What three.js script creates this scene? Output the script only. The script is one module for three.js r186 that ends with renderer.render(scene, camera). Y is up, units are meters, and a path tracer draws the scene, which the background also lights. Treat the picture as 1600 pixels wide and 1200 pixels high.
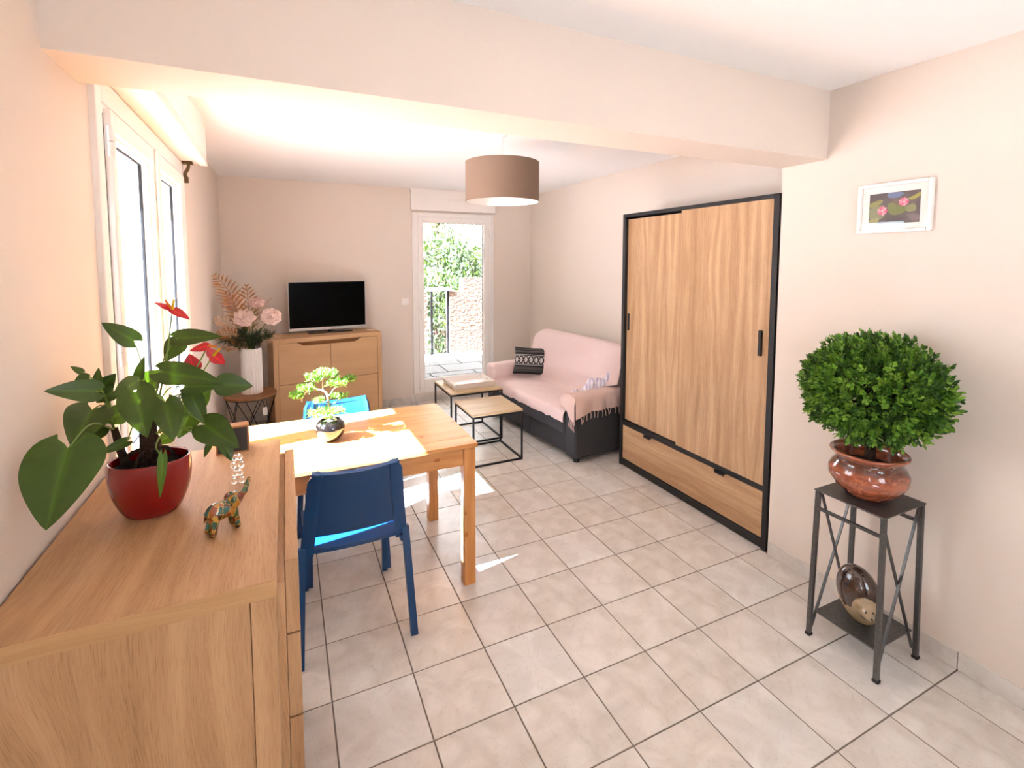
import * as THREE from 'three';
import { RoundedBoxGeometry } from 'three/addons/geometries/RoundedBoxGeometry.js';
import { mergeGeometries, mergeVertices, toCreasedNormals } from 'three/addons/utils/BufferGeometryUtils.js';
import { MarchingCubes } from 'three/addons/objects/MarchingCubes.js';
import { createNoise2D, createNoise3D } from 'simplex-noise';

// ---------------------------------------------------------------- camera, sky, sun, exposure
const scene = new THREE.Scene();
const renderer = new THREE.WebGLRenderer({ antialias: true });
renderer.toneMapping = THREE.LinearToneMapping;
renderer.toneMappingExposure = 6.5;
renderer.shadowMap.enabled = true;
renderer.shadowMap.type = THREE.PCFSoftShadowMap;

const camera = new THREE.PerspectiveCamera(2 * Math.atan(600 / 761.7) * 180 / Math.PI, 4 / 3, 0.03, 120);
camera.position.set(-0.110, 1.648, 1.536);
camera.up.set(0.02923, 0.99738, -0.06615);
camera.lookAt(-0.110 + 0.42360, 1.648 - 0.07230, 1.536 - 0.90296);
camera.setViewOffset(1600, 1200, -4.4, 135.8, 1600, 1200);     // a shifted lens: upright walls stay upright

scene.background = new THREE.Color(0.84, 0.92, 1.0);
scene.backgroundIntensity = 1.7;

const sun = new THREE.DirectionalLight(0xd9e4ff, 31);
sun.name = 'sun';
sun.position.set(-10 + 0.5, 10.12 + 0.7, 1.95 - 1);
sun.target.position.set(0.5, 0.7, -1);
sun.castShadow = true;
sun.shadow.mapSize.set(2048, 2048);
Object.assign(sun.shadow.camera, { left: -8, right: 8, top: 8, bottom: -8, near: 0.5, far: 40 });
scene.add(sun, sun.target);

// ---------------------------------------------------------------- helpers
function rng(seed) { return () => { seed = (seed + 0x6d2b79f5) | 0; let t = Math.imul(seed ^ (seed >>> 15), 1 | seed); t = (t + Math.imul(t ^ (t >>> 7), 61 | t)) ^ t; return ((t ^ (t >>> 14)) >>> 0) / 4294967296; }; }
const rand = rng(7);
const N2 = createNoise2D(rng(11)), N3 = createNoise3D(rng(12));
const V = (x, y, z) => new THREE.Vector3(x, y, z);
const { lerp, clamp, smoothstep } = THREE.MathUtils;
const fbm = (x, y, o = 4) => { let s = 0, a = 0.5; for (let i = 0; i < o; i++, a *= 0.5, x *= 2.03, y *= 2.03) s += a * N2(x, y); return s; };

const taken = new Map();
function numbered(name) { const n = taken.get(name) ?? 0; taken.set(name, n + 1); return n ? `${name}_${String(n).padStart(3, '0')}` : name; }
function part(parent, name, geo, mat) {
  const m = new THREE.Mesh(geo, mat);
  m.name = name; m.castShadow = m.receiveShadow = true;
  parent.add(m);
  return m;
}
function thing(name, label, category, [x, y, z] = [0, 0, 0], turn = 0, group) {
  const o = new THREE.Group();
  o.name = numbered(name); o.position.set(x, y, z); o.rotation.y = turn;
  o.userData = { label, category };
  if (group) o.userData.group = group;
  scene.add(o);
  return o;
}
function single(name, geo, mat, label, category, [x, y, z] = [0, 0, 0], turn = 0, group) {
  const o = part(scene, numbered(name), geo, mat);
  o.position.set(x, y, z); o.rotation.y = turn; o.userData = { label, category };
  if (group) o.userData.group = group;
  return o;
}
function structure(name, geo, mat, label, category = 'wall') {
  const o = part(scene, name, geo, mat);
  o.userData = { kind: 'structure', label, category };
  return o;
}
function structureGroup(name, label, category, [x, y, z] = [0, 0, 0], turn = 0) {
  const o = new THREE.Group(); o.name = name; o.position.set(x, y, z); o.rotation.y = turn;
  o.userData = { kind: 'structure', label, category }; scene.add(o);
  return o;
}
function copy(o, label, [x, y, z], turn) {
  const c = o.clone(); c.name = numbered(o.name.replace(/_\d{3}$/, '')); c.userData = { ...o.userData, label };
  c.position.set(x, y, z); c.rotation.y = turn; scene.add(c);
  return c;
}

// uv in metres, v along the grain
function uvBox(geo, grain = 'y', off = [0, 0]) {
  const g = geo.index ? geo.toNonIndexed() : geo;
  const p = g.attributes.position, n = p.count, uv = new Float32Array(n * 2), a = V(), b = V(), c = V();
  for (let i = 0; i < n; i += 3) {
    a.fromBufferAttribute(p, i); b.fromBufferAttribute(p, i + 1); c.fromBufferAttribute(p, i + 2);
    const nn = b.clone().sub(a).cross(c.clone().sub(a)), ax = Math.abs(nn.x), ay = Math.abs(nn.y), az = Math.abs(nn.z);
    const drop = ax >= ay && ax >= az ? 'x' : ay >= az ? 'y' : 'z', axes = ['x', 'y', 'z'].filter((k) => k !== drop);
    let gv = axes.includes(grain) ? grain : axes[1]; const gu = axes.find((k) => k !== gv);
    [a, b, c].forEach((q, k) => { uv[(i + k) * 2] = q[gu] + off[0]; uv[(i + k) * 2 + 1] = q[gv] + off[1]; });
  }
  g.setAttribute('uv', new THREE.BufferAttribute(uv, 2));
  return g;
}
function box(x0, x1, y0, y1, z0, z1, { r = 0, grain = 'y', off = [0, 0], seg = 2 } = {}) {
  const w = Math.abs(x1 - x0), h = Math.abs(y1 - y0), d = Math.abs(z1 - z0);
  const g = r > 0 ? new RoundedBoxGeometry(w, h, d, seg, Math.min(r, w / 2.01, h / 2.01, d / 2.01)) : new THREE.BoxGeometry(w, h, d);
  g.translate((x0 + x1) / 2, (y0 + y1) / 2, (z0 + z1) / 2);
  return uvBox(g, grain, off);
}
const merge = (list) => mergeGeometries(list.map((g) => { const k = g.index ? g.toNonIndexed() : g; for (const n of Object.keys(k.attributes)) if (!['position', 'normal', 'uv', 'color'].includes(n)) k.deleteAttribute(n); return k; }));
function bar(a, b, w, d = w, side = V(1, 0, 0)) {           // a straight square bar from a to b
  const g = new THREE.BoxGeometry(w, 1, d), dir = b.clone().sub(a), len = dir.length(), y = dir.normalize();
  let x = side.clone().addScaledVector(y, -side.dot(y)).normalize(); const z = x.clone().cross(y);
  g.scale(1, len, 1); g.applyMatrix4(new THREE.Matrix4().makeBasis(x, y, z).setPosition(a.clone().add(b).multiplyScalar(0.5)));
  return uvBox(g, 'y');
}
const tube = (pts, r, n = 16, k = 6) => new THREE.TubeGeometry(new THREE.CatmullRomCurve3(pts), n, r, k, false);
function taper(pts, r0, r1, n = 16, k = 7) {
  const c = new THREE.CatmullRomCurve3(pts), g = new THREE.TubeGeometry(c, n, 1, k, false), p = g.attributes.position, q = V(), v = V();
  for (let i = 0; i <= n; i++) { c.getPointAt(i / n, q); const r = lerp(r0, r1, i / n);
    for (let j = 0; j <= k; j++) { const id = i * (k + 1) + j; v.fromBufferAttribute(p, id).sub(q).multiplyScalar(r).add(q); p.setXYZ(id, v.x, v.y, v.z); } }
  return g;
}
const lathe = (pts, n = 48) => new THREE.LatheGeometry(pts.map(([x, y]) => new THREE.Vector2(x, y)), n);
const smoothLathe = (pts, n = 48, m = 40) => new THREE.LatheGeometry(new THREE.SplineCurve(pts.map(([x, y]) => new THREE.Vector2(x, y))).getPoints(m), n);
// a sheet with thickness from f(u, v) -> Vector3
function sheet(f, nu, nv, th, uvScale = [1, 1]) {
  const P = [], Nn = [], e = 1e-3, pos = [], uv = [], idx = [];
  for (let j = 0; j <= nv; j++) for (let i = 0; i <= nu; i++) {
    const u = i / nu, v = j / nv, p = f(u, v), du = f(Math.min(1, u + e), v).sub(f(Math.max(0, u - e), v)), dv = f(u, Math.min(1, v + e)).sub(f(u, Math.max(0, v - e)));
    P.push(p); Nn.push(du.cross(dv).normalize());
  }
  const K = (nu + 1) * (nv + 1);
  for (const s of [0.5, -0.5]) for (let k = 0; k < K; k++) { const q = P[k].clone().addScaledVector(Nn[k], s * th); pos.push(q.x, q.y, q.z); uv.push((k % (nu + 1)) / nu * uvScale[0], Math.floor(k / (nu + 1)) / nv * uvScale[1]); }
  const at = (i, j) => j * (nu + 1) + i;
  for (let j = 0; j < nv; j++) for (let i = 0; i < nu; i++) {
    const a = at(i, j), b = at(i + 1, j), c = at(i + 1, j + 1), d = at(i, j + 1);
    idx.push(a, b, c, a, c, d, K + a, K + c, K + b, K + a, K + d, K + c);
  }
  const rim = []; for (let i = 0; i < nu; i++) rim.push([at(i, 0), at(i + 1, 0)]); for (let j = 0; j < nv; j++) rim.push([at(nu, j), at(nu, j + 1)]);
  for (let i = nu; i > 0; i--) rim.push([at(i, nv), at(i - 1, nv)]); for (let j = nv; j > 0; j--) rim.push([at(0, j), at(0, j - 1)]);
  for (const [a, b] of rim) idx.push(b, a, K + a, b, K + a, K + b);
  const g = new THREE.BufferGeometry();
  g.setAttribute('position', new THREE.Float32BufferAttribute(pos, 3)); g.setAttribute('uv', new THREE.Float32BufferAttribute(uv, 2)); g.setIndex(idx);
  return toCreasedNormals(g, 0.9);
}
function sdfMesh(fn, c, side, res) {
  const mc = new MarchingCubes(res, new THREE.MeshStandardMaterial(), false, false, 120000), h = res / 2;
  mc.isolation = 0;
  for (let z = 0, i = 0; z < res; z++) for (let y = 0; y < res; y++) for (let x = 0; x < res; x++, i++)
    mc.field[i] = -fn(c[0] + (x - h) / h * side / 2, c[1] + (y - h) / h * side / 2, c[2] + (z - h) / h * side / 2);
  mc.update();
  const pos = new Float32Array(mc.positionArray.slice(0, mc.count * 3));
  for (let i = 0; i < pos.length; i++) pos[i] = c[i % 3] + pos[i] * side / 2;
  let g = new THREE.BufferGeometry(); g.setAttribute('position', new THREE.BufferAttribute(pos, 3));
  g = mergeVertices(g, side / res * 0.02); g.computeVertexNormals();
  return g;
}
const smin = (a, b, k) => { const h = clamp(0.5 + 0.5 * (b - a) / k, 0, 1); return lerp(b, a, h) - k * h * (1 - h); };
function capsule(px, py, pz, a, b, ra, rb) {
  const bx = b[0] - a[0], by = b[1] - a[1], bz = b[2] - a[2], qx = px - a[0], qy = py - a[1], qz = pz - a[2];
  const t = clamp((qx * bx + qy * by + qz * bz) / (bx * bx + by * by + bz * bz), 0, 1);
  return Math.hypot(qx - bx * t, qy - by * t, qz - bz * t) - lerp(ra, rb, t);
}
const ellip = (x, y, z, c, r) => { const a = (x - c[0]) / r[0], b = (y - c[1]) / r[1], d = (z - c[2]) / r[2], k = Math.hypot(a, b, d); return (k - 1) * Math.min(...r); };
function colorize(g, f) {
  const p = g.attributes.position, c = new Float32Array(p.count * 3), col = new THREE.Color();
  for (let i = 0; i < p.count; i++) { f(p.getX(i), p.getY(i), p.getZ(i), col); c.set([col.r, col.g, col.b], i * 3); }
  g.setAttribute('color', new THREE.BufferAttribute(c, 3));
  return g;
}

// ---------------------------------------------------------------- textures and materials
function texture(w, h, f, { srgb = true, size = [1, 1], wrap = THREE.MirroredRepeatWrapping } = {}) {
  const d = new Uint8Array(w * h * 4), o = [0, 0, 0];
  for (let y = 0; y < h; y++) for (let x = 0; x < w; x++) { f(x / w, y / h, o); const i = (y * w + x) * 4; d[i] = clamp(o[0], 0, 255); d[i + 1] = clamp(o[1], 0, 255); d[i + 2] = clamp(o[2], 0, 255); d[i + 3] = 255; }
  const t = new THREE.DataTexture(d, w, h); t.magFilter = THREE.LinearFilter; t.minFilter = THREE.LinearMipmapLinearFilter; t.generateMipmaps = true;
  t.wrapS = t.wrapT = wrap; if (srgb) t.colorSpace = THREE.SRGBColorSpace; t.repeat.set(1 / size[0], 1 / size[1]); t.needsUpdate = true;
  return t;
}
const hex = (s) => [parseInt(s.slice(1, 3), 16), parseInt(s.slice(3, 5), 16), parseInt(s.slice(5, 7), 16)];
function woodMap({ light, dark, size = [0.6, 1.2], px = [512, 1024], fine = 90, broad = 5, wave = 0.03, contrast = 1, boards = 0, knots = 0, pores = 0, seed = 0 }) {
  const L = hex(light), D = hex(dark), K = [], r = rng(seed + 1), tone = [];
  for (let i = 0; i < knots; i++) K.push([r() * size[0], r() * size[1], 0.004 + r() * 0.006]);
  for (let i = 0; i < 40; i++) tone.push(r() - 0.5);
  return texture(px[0], px[1], (u, v, o) => {
    let x = u * size[0], y = v * size[1], b = 0, shift = 0;
    if (boards) { const k = Math.floor(x / boards); b = tone[k % 40] * 0.35; shift = k * 3.7; }
    let kn = 0;
    for (const [kx, ky, kr] of K) { const d = Math.hypot(x - kx, (y - ky) * 0.6); kn = Math.max(kn, smoothstep(kr * 1.25 - d, 0, kr * 0.5)); x += (x - kx) * 0.9 * kr / (d + kr) * Math.exp(-d / (kr * 4)); }
    const wx = x + wave * fbm(x * 2.2 + shift + seed, y * 0.9 + seed, 2);
    const g1 = fbm(wx * broad * 4 + seed + shift, y * 0.8 + shift, 3), g2 = N2(wx * fine * 2.2 + seed, y * 3.2), g3 = N2(wx * fine * 5 + shift, y * 7 + seed);
    let t = 0.38 + 0.55 * g1 + 0.16 * g2 + 0.10 * g3 * (0.5 + g1) + b;
    t = clamp(0.5 + (t - 0.5) * contrast + kn * 0.9 + (pores ? pores * smoothstep(N2(wx * 420 + seed, y * 11) + 0.15 * g1, 0.3, 0.8) : 0), 0, 1.5);
    for (let c = 0; c < 3; c++) o[c] = lerp(L[c], D[c], t);
  }, { size });
}
const bumpOf = (w, h, f, size) => texture(w, h, (u, v, o) => { const k = 255 * clamp(f(u, v), 0, 1); o[0] = o[1] = o[2] = k; }, { srgb: false, size });
const std = (o) => new THREE.MeshStandardMaterial({ roughness: 0.6, side: THREE.DoubleSide, ...o });
const phys = (o) => new THREE.MeshPhysicalMaterial({ roughness: 0.6, side: THREE.DoubleSide, ...o });

const plasterBump = bumpOf(512, 512, (u, v) => 0.5 + 0.25 * fbm(u * 60, v * 60, 3), [1.0, 1.0]);
const stuccoBump = bumpOf(512, 512, (u, v) => Math.pow(0.5 + 0.5 * fbm(u * 11 + 0.5 * fbm(u * 6, v * 6, 2), v * 15, 4), 1.4), [0.9, 0.9]);
const stuccoMap = texture(512, 512, (u, v, o) => { const k = Math.pow(0.5 + 0.5 * fbm(u * 11 + 0.5 * fbm(u * 6, v * 6, 2), v * 15, 4), 1.4); o[0] = lerp(88, 134, k); o[1] = lerp(68, 108, k); o[2] = lerp(52, 88, k); }, { size: [0.9, 0.9] });
const clothBump = bumpOf(512, 512, (u, v) => 0.5 + 0.22 * Math.sin(u * 512 * 0.5) * Math.cos(v * 512 * 0.35) + 0.25 * fbm(u * 30, v * 110, 2), [0.25, 0.25]);
const weaveBump = bumpOf(256, 256, (u, v) => 0.5 + 0.3 * Math.sin(u * 180) * Math.sin(v * 180) + 0.2 * N2(u * 70, v * 70), [0.1, 0.1]);
const tileMap = texture(1024, 1024, (u, v, o) => {
  const a = fbm(u * 5 + 0.6 * fbm(u * 3, v * 3, 2), v * 5, 4), b = Math.abs(fbm(u * 14 + 3, v * 14 + 0.8 * fbm(u * 6, v * 6, 2), 3)), c = N2(u * 200, v * 200);
  const k = 0.55 + 0.6 * a - 0.34 * smoothstep(0.05 - b, 0, 0.05) + 0.05 * c;
  o[0] = lerp(207, 232, k); o[1] = lerp(201, 229, k); o[2] = lerp(193, 224, k);
}, { size: [1.0, 1.0] });
const tileBump = bumpOf(512, 512, (u, v) => 0.5 + 0.4 * fbm(u * 20, v * 20, 3), [1, 1]);
const oakMap = woodMap({ light: '#cfa67a', dark: '#a0764c', size: [0.7, 1.4], px: [1024, 2048], fine: 110, broad: 2.5, wave: 0.07, contrast: 0.7, pores: 0.4, seed: 3 });
const paleOakMap = woodMap({ light: '#dcc39e', dark: '#b3936a', size: [0.7, 1.4], px: [512, 1024], fine: 100, broad: 2.5, wave: 0.04, contrast: 0.8, seed: 13 });
const cabinetMap = woodMap({ light: '#cfa678', dark: '#b58a5c', size: [0.7, 1.4], px: [512, 1024], fine: 110, broad: 1.6, wave: 0.02, contrast: 0.55, seed: 17 });
const pineMap = woodMap({ light: '#eaae6c', dark: '#c67c38', size: [0.45, 1.3], fine: 40, broad: 4, wave: 0.03, contrast: 0.7, knots: 7, seed: 23 });
const wardMap = woodMap({ light: '#d3ad85', dark: '#9c744c', size: [0.9, 2.2], px: [768, 1536], fine: 75, broad: 3.5, wave: 0.03, contrast: 0.8, pores: 0.25, boards: 0.13, knots: 0, seed: 41 });
const brownWoodMap = woodMap({ light: '#9a6a42', dark: '#6e4629', size: [0.5, 0.5], px: [256, 512], seed: 55 });
const streakMap = texture(512, 512, (u, v, o) => { const k = clamp(0.5 + 0.8 * fbm(u * 5 + 2 * fbm(u * 2, v * 5, 2), v * 20, 4), 0, 1); o[0] = lerp(128, 196, k); o[1] = lerp(62, 112, k); o[2] = lerp(40, 78, k); }, { size: [1, 1] });

const M = {
  wall: std({ color: '#e4d6c8', roughness: 0.9, bumpMap: plasterBump, bumpScale: 0.0006 }),
  ceiling: std({ color: '#f8f5f1', roughness: 0.92 }),
  white: std({ color: '#f3ede6', roughness: 0.42 }),
  whiteMatt: std({ color: '#f2ebe3', roughness: 0.7 }),
  grout: std({ color: '#74695f', roughness: 0.95 }),
  glass: phys({ color: '#ffffff', roughness: 0, transmission: 1, thickness: 0, ior: 1.5 }),
  black: std({ color: '#141414', roughness: 0.55 }),
  gasket: std({ color: '#0c0c0c', roughness: 0.8 }),
  blackMetal: std({ color: '#1b1b1c', roughness: 0.5, metalness: 0.3 }),
  steel: std({ color: '#6b6a68', roughness: 0.38, metalness: 0.6, map: texture(256, 256, (u, v, o) => { const k = 0.86 + 0.12 * fbm(u * 12, v * 12, 4); o[0] = o[1] = o[2] = clamp(255 * k, 70, 255); }, { size: [0.3, 0.3] }) }),
  oak: std({ map: oakMap, roughness: 0.5, bumpMap: oakMap, bumpScale: 0.0003 }),
  cabinetOak: std({ map: cabinetMap, roughness: 0.5 }),
  oakEdge: std({ map: paleOakMap, color: '#f4dfc4', roughness: 0.5 }),
  oakDark: std({ map: oakMap, color: '#e8cdb0', roughness: 0.55 }),
  pine: std({ map: pineMap, roughness: 0.36, bumpMap: pineMap, bumpScale: 0.0002 }),
  ward: std({ map: wardMap, roughness: 0.55 }),
  coffeeOak: std({ map: paleOakMap, roughness: 0.45 }),
  brownWood: std({ map: brownWoodMap, roughness: 0.5 }),
  redGlaze: phys({ color: '#8a060b', roughness: 0.22, clearcoat: 0.6, clearcoatRoughness: 0.06 }),
  soil: std({ color: '#1e130c', roughness: 1, bumpMap: plasterBump, bumpScale: 0.01 }),
  leaf: phys({ color: '#365409', roughness: 0.42, transmission: 0.12, thickness: 0, vertexColors: true }),
  leafLight: phys({ color: '#5c851a', roughness: 0.42, transmission: 0.3, thickness: 0, vertexColors: true }),
  petiole: std({ color: '#6d8a34', roughness: 0.5 }),
  bark: std({ color: '#3b2516', roughness: 0.95, bumpMap: stuccoBump, bumpScale: 0.01 }),
  spathe: phys({ color: '#c70f1a', roughness: 0.3, vertexColors: true }),
  spadix: std({ color: '#e3b21e', roughness: 0.6 }),
  spadixOrange: std({ color: '#d97a18', roughness: 0.6 }),
  bluePlastic: std({ color: '#073f70', roughness: 0.38, bumpMap: plasterBump, bumpScale: 0.0002 }),
  charcoal: std({ color: '#3a3a3d', roughness: 0.95, bumpMap: weaveBump, bumpScale: 0.0006 }),
  pink: phys({ color: '#ecd0c8', roughness: 0.95, bumpMap: clothBump, bumpScale: 0.003, sheen: 0.3, sheenColor: new THREE.Color('#ffffff'), sheenRoughness: 0.6 }),
  pinkThrow: std({ color: '#eac9bb', roughness: 0.95, bumpMap: clothBump, bumpScale: 0.004 }),
  blackGloss: phys({ color: '#100e0e', roughness: 0.08, clearcoat: 1, clearcoatRoughness: 0.03 }),
  screen: phys({ color: '#050505', roughness: 0.22, specularIntensity: 0.08 }),
  silver: std({ color: '#c9c7c4', roughness: 0.35, metalness: 0.5 }),
  porcelain: phys({ color: '#f1ece6', roughness: 0.3, clearcoat: 0.3 }),
  copperLeaf: std({ color: '#a86f38', roughness: 0.6 }),
  paleCopper: std({ color: '#c4a07e', roughness: 0.7 }),
  peony: std({ color: '#f8ddd3', roughness: 0.8 }),
  rose: std({ color: '#e6c3b8', roughness: 0.8 }),
  pineGreen: std({ color: '#2c3f1c', roughness: 0.7 }),
  bonsaiGreen: phys({ color: '#6f9c33', roughness: 0.7, transmission: 0.3, thickness: 0 }),
  bonsaiTrunk: std({ color: '#c8b69a', roughness: 0.8, bumpMap: stuccoBump, bumpScale: 0.004 }),
  pebble: std({ color: '#e6dfd2', roughness: 0.8 }),
  shade: std({ color: '#7b6655', roughness: 0.9, bumpMap: weaveBump, bumpScale: 0.0004 }),
  shadeIn: std({ color: '#f6f1ea', roughness: 0.85 }),
  box: phys({ color: '#ffffff', roughness: 0.55 }),
  stucco: std({ map: stuccoMap, roughness: 1, bumpMap: stuccoBump, bumpScale: 0.03 }),
  render: std({ color: '#e9dac6', roughness: 1, bumpMap: stuccoBump, bumpScale: 0.006 }),
  slab: std({ color: '#75726f', roughness: 0.95, bumpMap: plasterBump, bumpScale: 0.003 }),
  ground: std({ color: '#b3aca2', roughness: 1 }),
};
M.box.color.set('#2b5a12');

// ---------------------------------------------------------------- structure
const T = 0.306, CEIL = 2.48, ZB = -4.05, XR = 2.315, XA = 2.73, ZF = 2.6, SKEW = 0.016;
const wallX = (z) => -0.62 + SKEW * z;                 // the left wall runs slightly off square

{ // floor: a grout bed and every tile on it
  const floor = structure('floor', box(-0.75, 2.95, -0.2, -0.0025, ZB - 0.05, ZF + 0.05), M.grout, 'cream ceramic tiled floor with thin dark joints', 'floor');
  const mats = [0, 1, 2, 3, 4, 5].map((k) => {
    const t = tileMap.clone(), b = tileBump.clone(); t.offset.set(k * 0.37, k * 0.61); t.rotation = k; b.offset.copy(t.offset);
    return std({ map: t, bumpMap: b, bumpScale: 0.0004, roughness: 0.27, color: ['#ffffff', '#fbf8f5', '#fffdfa', '#f8f5f1', '#ffffff', '#fcf9f5'][k] });
  });
  const cache = new Map();
  const slabGeo = (w, d) => {
    const key = w.toFixed(3) + d.toFixed(3);
    if (!cache.has(key)) {
      const c = 0.0012, y = 0, s = new THREE.BufferGeometry(), x = w / 2, z = d / 2, P = [], I = [];
      for (const [ix, iy] of [[c, y], [0, y - c], [0, -0.006]]) P.push(-x + ix, iy, -z + ix, x - ix, iy, -z + ix, x - ix, iy, z - ix, -x + ix, iy, z - ix);
      I.push(0, 2, 1, 0, 3, 2);
      for (let r = 0; r < 2; r++) for (let k = 0; k < 4; k++) { const a = r * 4 + k, b = r * 4 + (k + 1) % 4; I.push(a, b, b + 4, a, b + 4, a + 4); }
      s.setAttribute('position', new THREE.Float32BufferAttribute(P, 3)); s.setIndex(I);
      const f = uvBox(s, 'z'); f.computeVertexNormals(); cache.set(key, f);
    }
    return cache.get(key);
  };
  const gap = 0.0027;
  for (let i = -3; i < 10; i++) for (let j = -9; j < 14; j++) {
    const zc = -(j + 0.5) * T, right = zc < -0.25 ? XA : XR, left = wallX(zc);
    const x0 = Math.max(i * T + gap, left + 0.003), x1 = Math.min((i + 1) * T - gap, right - 0.003), z0 = Math.max(-(j + 1) * T + gap, ZB + 0.003), z1 = Math.min(-j * T - gap, ZF - 0.003);
    if (x1 - x0 < 0.02 || z1 - z0 < 0.02) continue;
    const t = part(floor, 'tile', slabGeo(x1 - x0, z1 - z0), mats[(i * 7 + j * 5 + ((i * j) & 3) + 70) % 6]);
    t.position.set((x0 + x1) / 2, 0, (z0 + z1) / 2);
  }
}

// a wall in the plane of its length and height, with openings, thickness along +depth
function pierced(a0, a1, y0, y1, holes, th) {
  const s = new THREE.Shape([[a0, y0], [a1, y0], [a1, y1], [a0, y1]].map(([x, y]) => new THREE.Vector2(x, y)));
  for (const [b0, b1, c0, c1] of holes) s.holes.push(new THREE.Path([[b0, c0], [b0, c1], [b1, c1], [b1, c0]].map(([x, y]) => new THREE.Vector2(x, y))));
  return new THREE.ExtrudeGeometry(s, { depth: th, bevelEnabled: false });
}
const W1 = { z0: -1.86, z1: -0.36, y0: 0.86, y1: 2.15 };
{ // left wall: shape x = -z(local)
  const g = pierced(-ZF - 0.3, -ZB + 0.35, 0, CEIL, [[-W1.z1, -W1.z0, W1.y0, W1.y1], [-2.27, -1.95, 0.9, 2.1]], 0.3);
  g.rotateY(Math.PI / 2); g.translate(-0.3, 0, 0);      // extrude axis to +x, shape x to -z
  const w = structure('wall_left', uvBox(g), M.wall, 'beige painted wall with the tall window on the left');
  w.position.set(-0.62, 0, 0); w.rotation.y = SKEW;
}
{ const g = pierced(-1.0, 3.1, 0, CEIL, [[1.235, 2.18, 0.12, 2.19]], 0.3); g.translate(0, 0, ZB - 0.3);
  structure('wall_back', uvBox(g), M.wall, 'beige painted wall behind the television with the glazed door'); }
structure('wall_right', box(XR, 3.03, 0, CEIL, -0.255, ZF + 0.3), M.wall, 'pale beige wall behind the plant stand with a small picture');
structure('wall_alcove', box(XA, 3.03, 0, CEIL, ZB - 0.3, -0.255), M.wall, 'beige wall set back behind the sofa and the wardrobe');
{ const g = pierced(-1.0, 3.1, 0, CEIL, [[0.6, 1.5, 1.0, 2.1]], 0.3); g.translate(0, 0, ZF);
  structure('wall_front', uvBox(g), M.wall, 'beige wall with a wide window behind the viewer'); }
structure('ceiling', box(-1.0, 3.1, CEIL, CEIL + 0.2, ZB - 0.35, ZF + 0.35), M.ceiling, 'smooth white painted ceiling', 'ceiling');
structure('ceiling_beam', box(-0.635, XR + 0.02, 2.15, CEIL, -0.265, -0.02), M.wall, 'wide beige beam crossing the room under the ceiling', 'beam');

{ // skirting tiles, one piece each, lined up with the floor joints
  const runs = [
    ['baseboard_right', 'pale tiled skirting below the wall with the small picture', (a, b) => box(XR - 0.009, XR, 0, 0.075, a, b, { r: 0.002 }), -0.25, ZF - 0.01],
    ['baseboard_back', 'pale tiled skirting along the wall with the glazed door', (a, b) => box(a, b, 0, 0.075, ZB, ZB + 0.009, { r: 0.002 }), -0.65, 2.72],
    ['baseboard_left', 'pale tiled skirting below the tall window', (a, b) => box(wallX(b) + 0.002, wallX(b) + 0.011, 0, 0.055, a, b, { r: 0.002 }), -4.03, -0.42],
  ];
  const mat = std({ map: tileMap, roughness: 0.3, color: '#f6f2ee' });
  for (const [name, label, make, a, b] of runs) {
    const grp = structureGroup(name, label, 'skirting');
    for (let k = Math.ceil(a / T - 1); k * T < b; k++) { const p = Math.max(a, k * T + 0.0015), q = Math.min(b, (k + 1) * T - 0.0015); if (q - p > 0.02) part(grp, 'skirting_tile', make(p, q), mat); }
  }
}
// picture-frame moulding: four mitre-free rails in the plane of a and y, from depth d0 to d1
function rails(make, a0, a1, y0, y1, wa, wy0, wy1, d0, d1) {
  return merge([make(a0, a0 + wa, y0, y1, d0, d1), make(a1 - wa, a1, y0, y1, d0, d1), make(a0 + wa, a1 - wa, y0, y0 + wy0, d0, d1), make(a0 + wa, a1 - wa, y1 - wy1, y1, d0, d1)]);
}
const inZ = (a0, a1, y0, y1, d0, d1) => box(d0, d1, y0, y1, a0, a1, { r: 0.004, seg: 1 });
const inX = (a0, a1, y0, y1, d0, d1) => box(a0, a1, y0, y1, d0, d1, { r: 0.004, seg: 1 });

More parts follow.
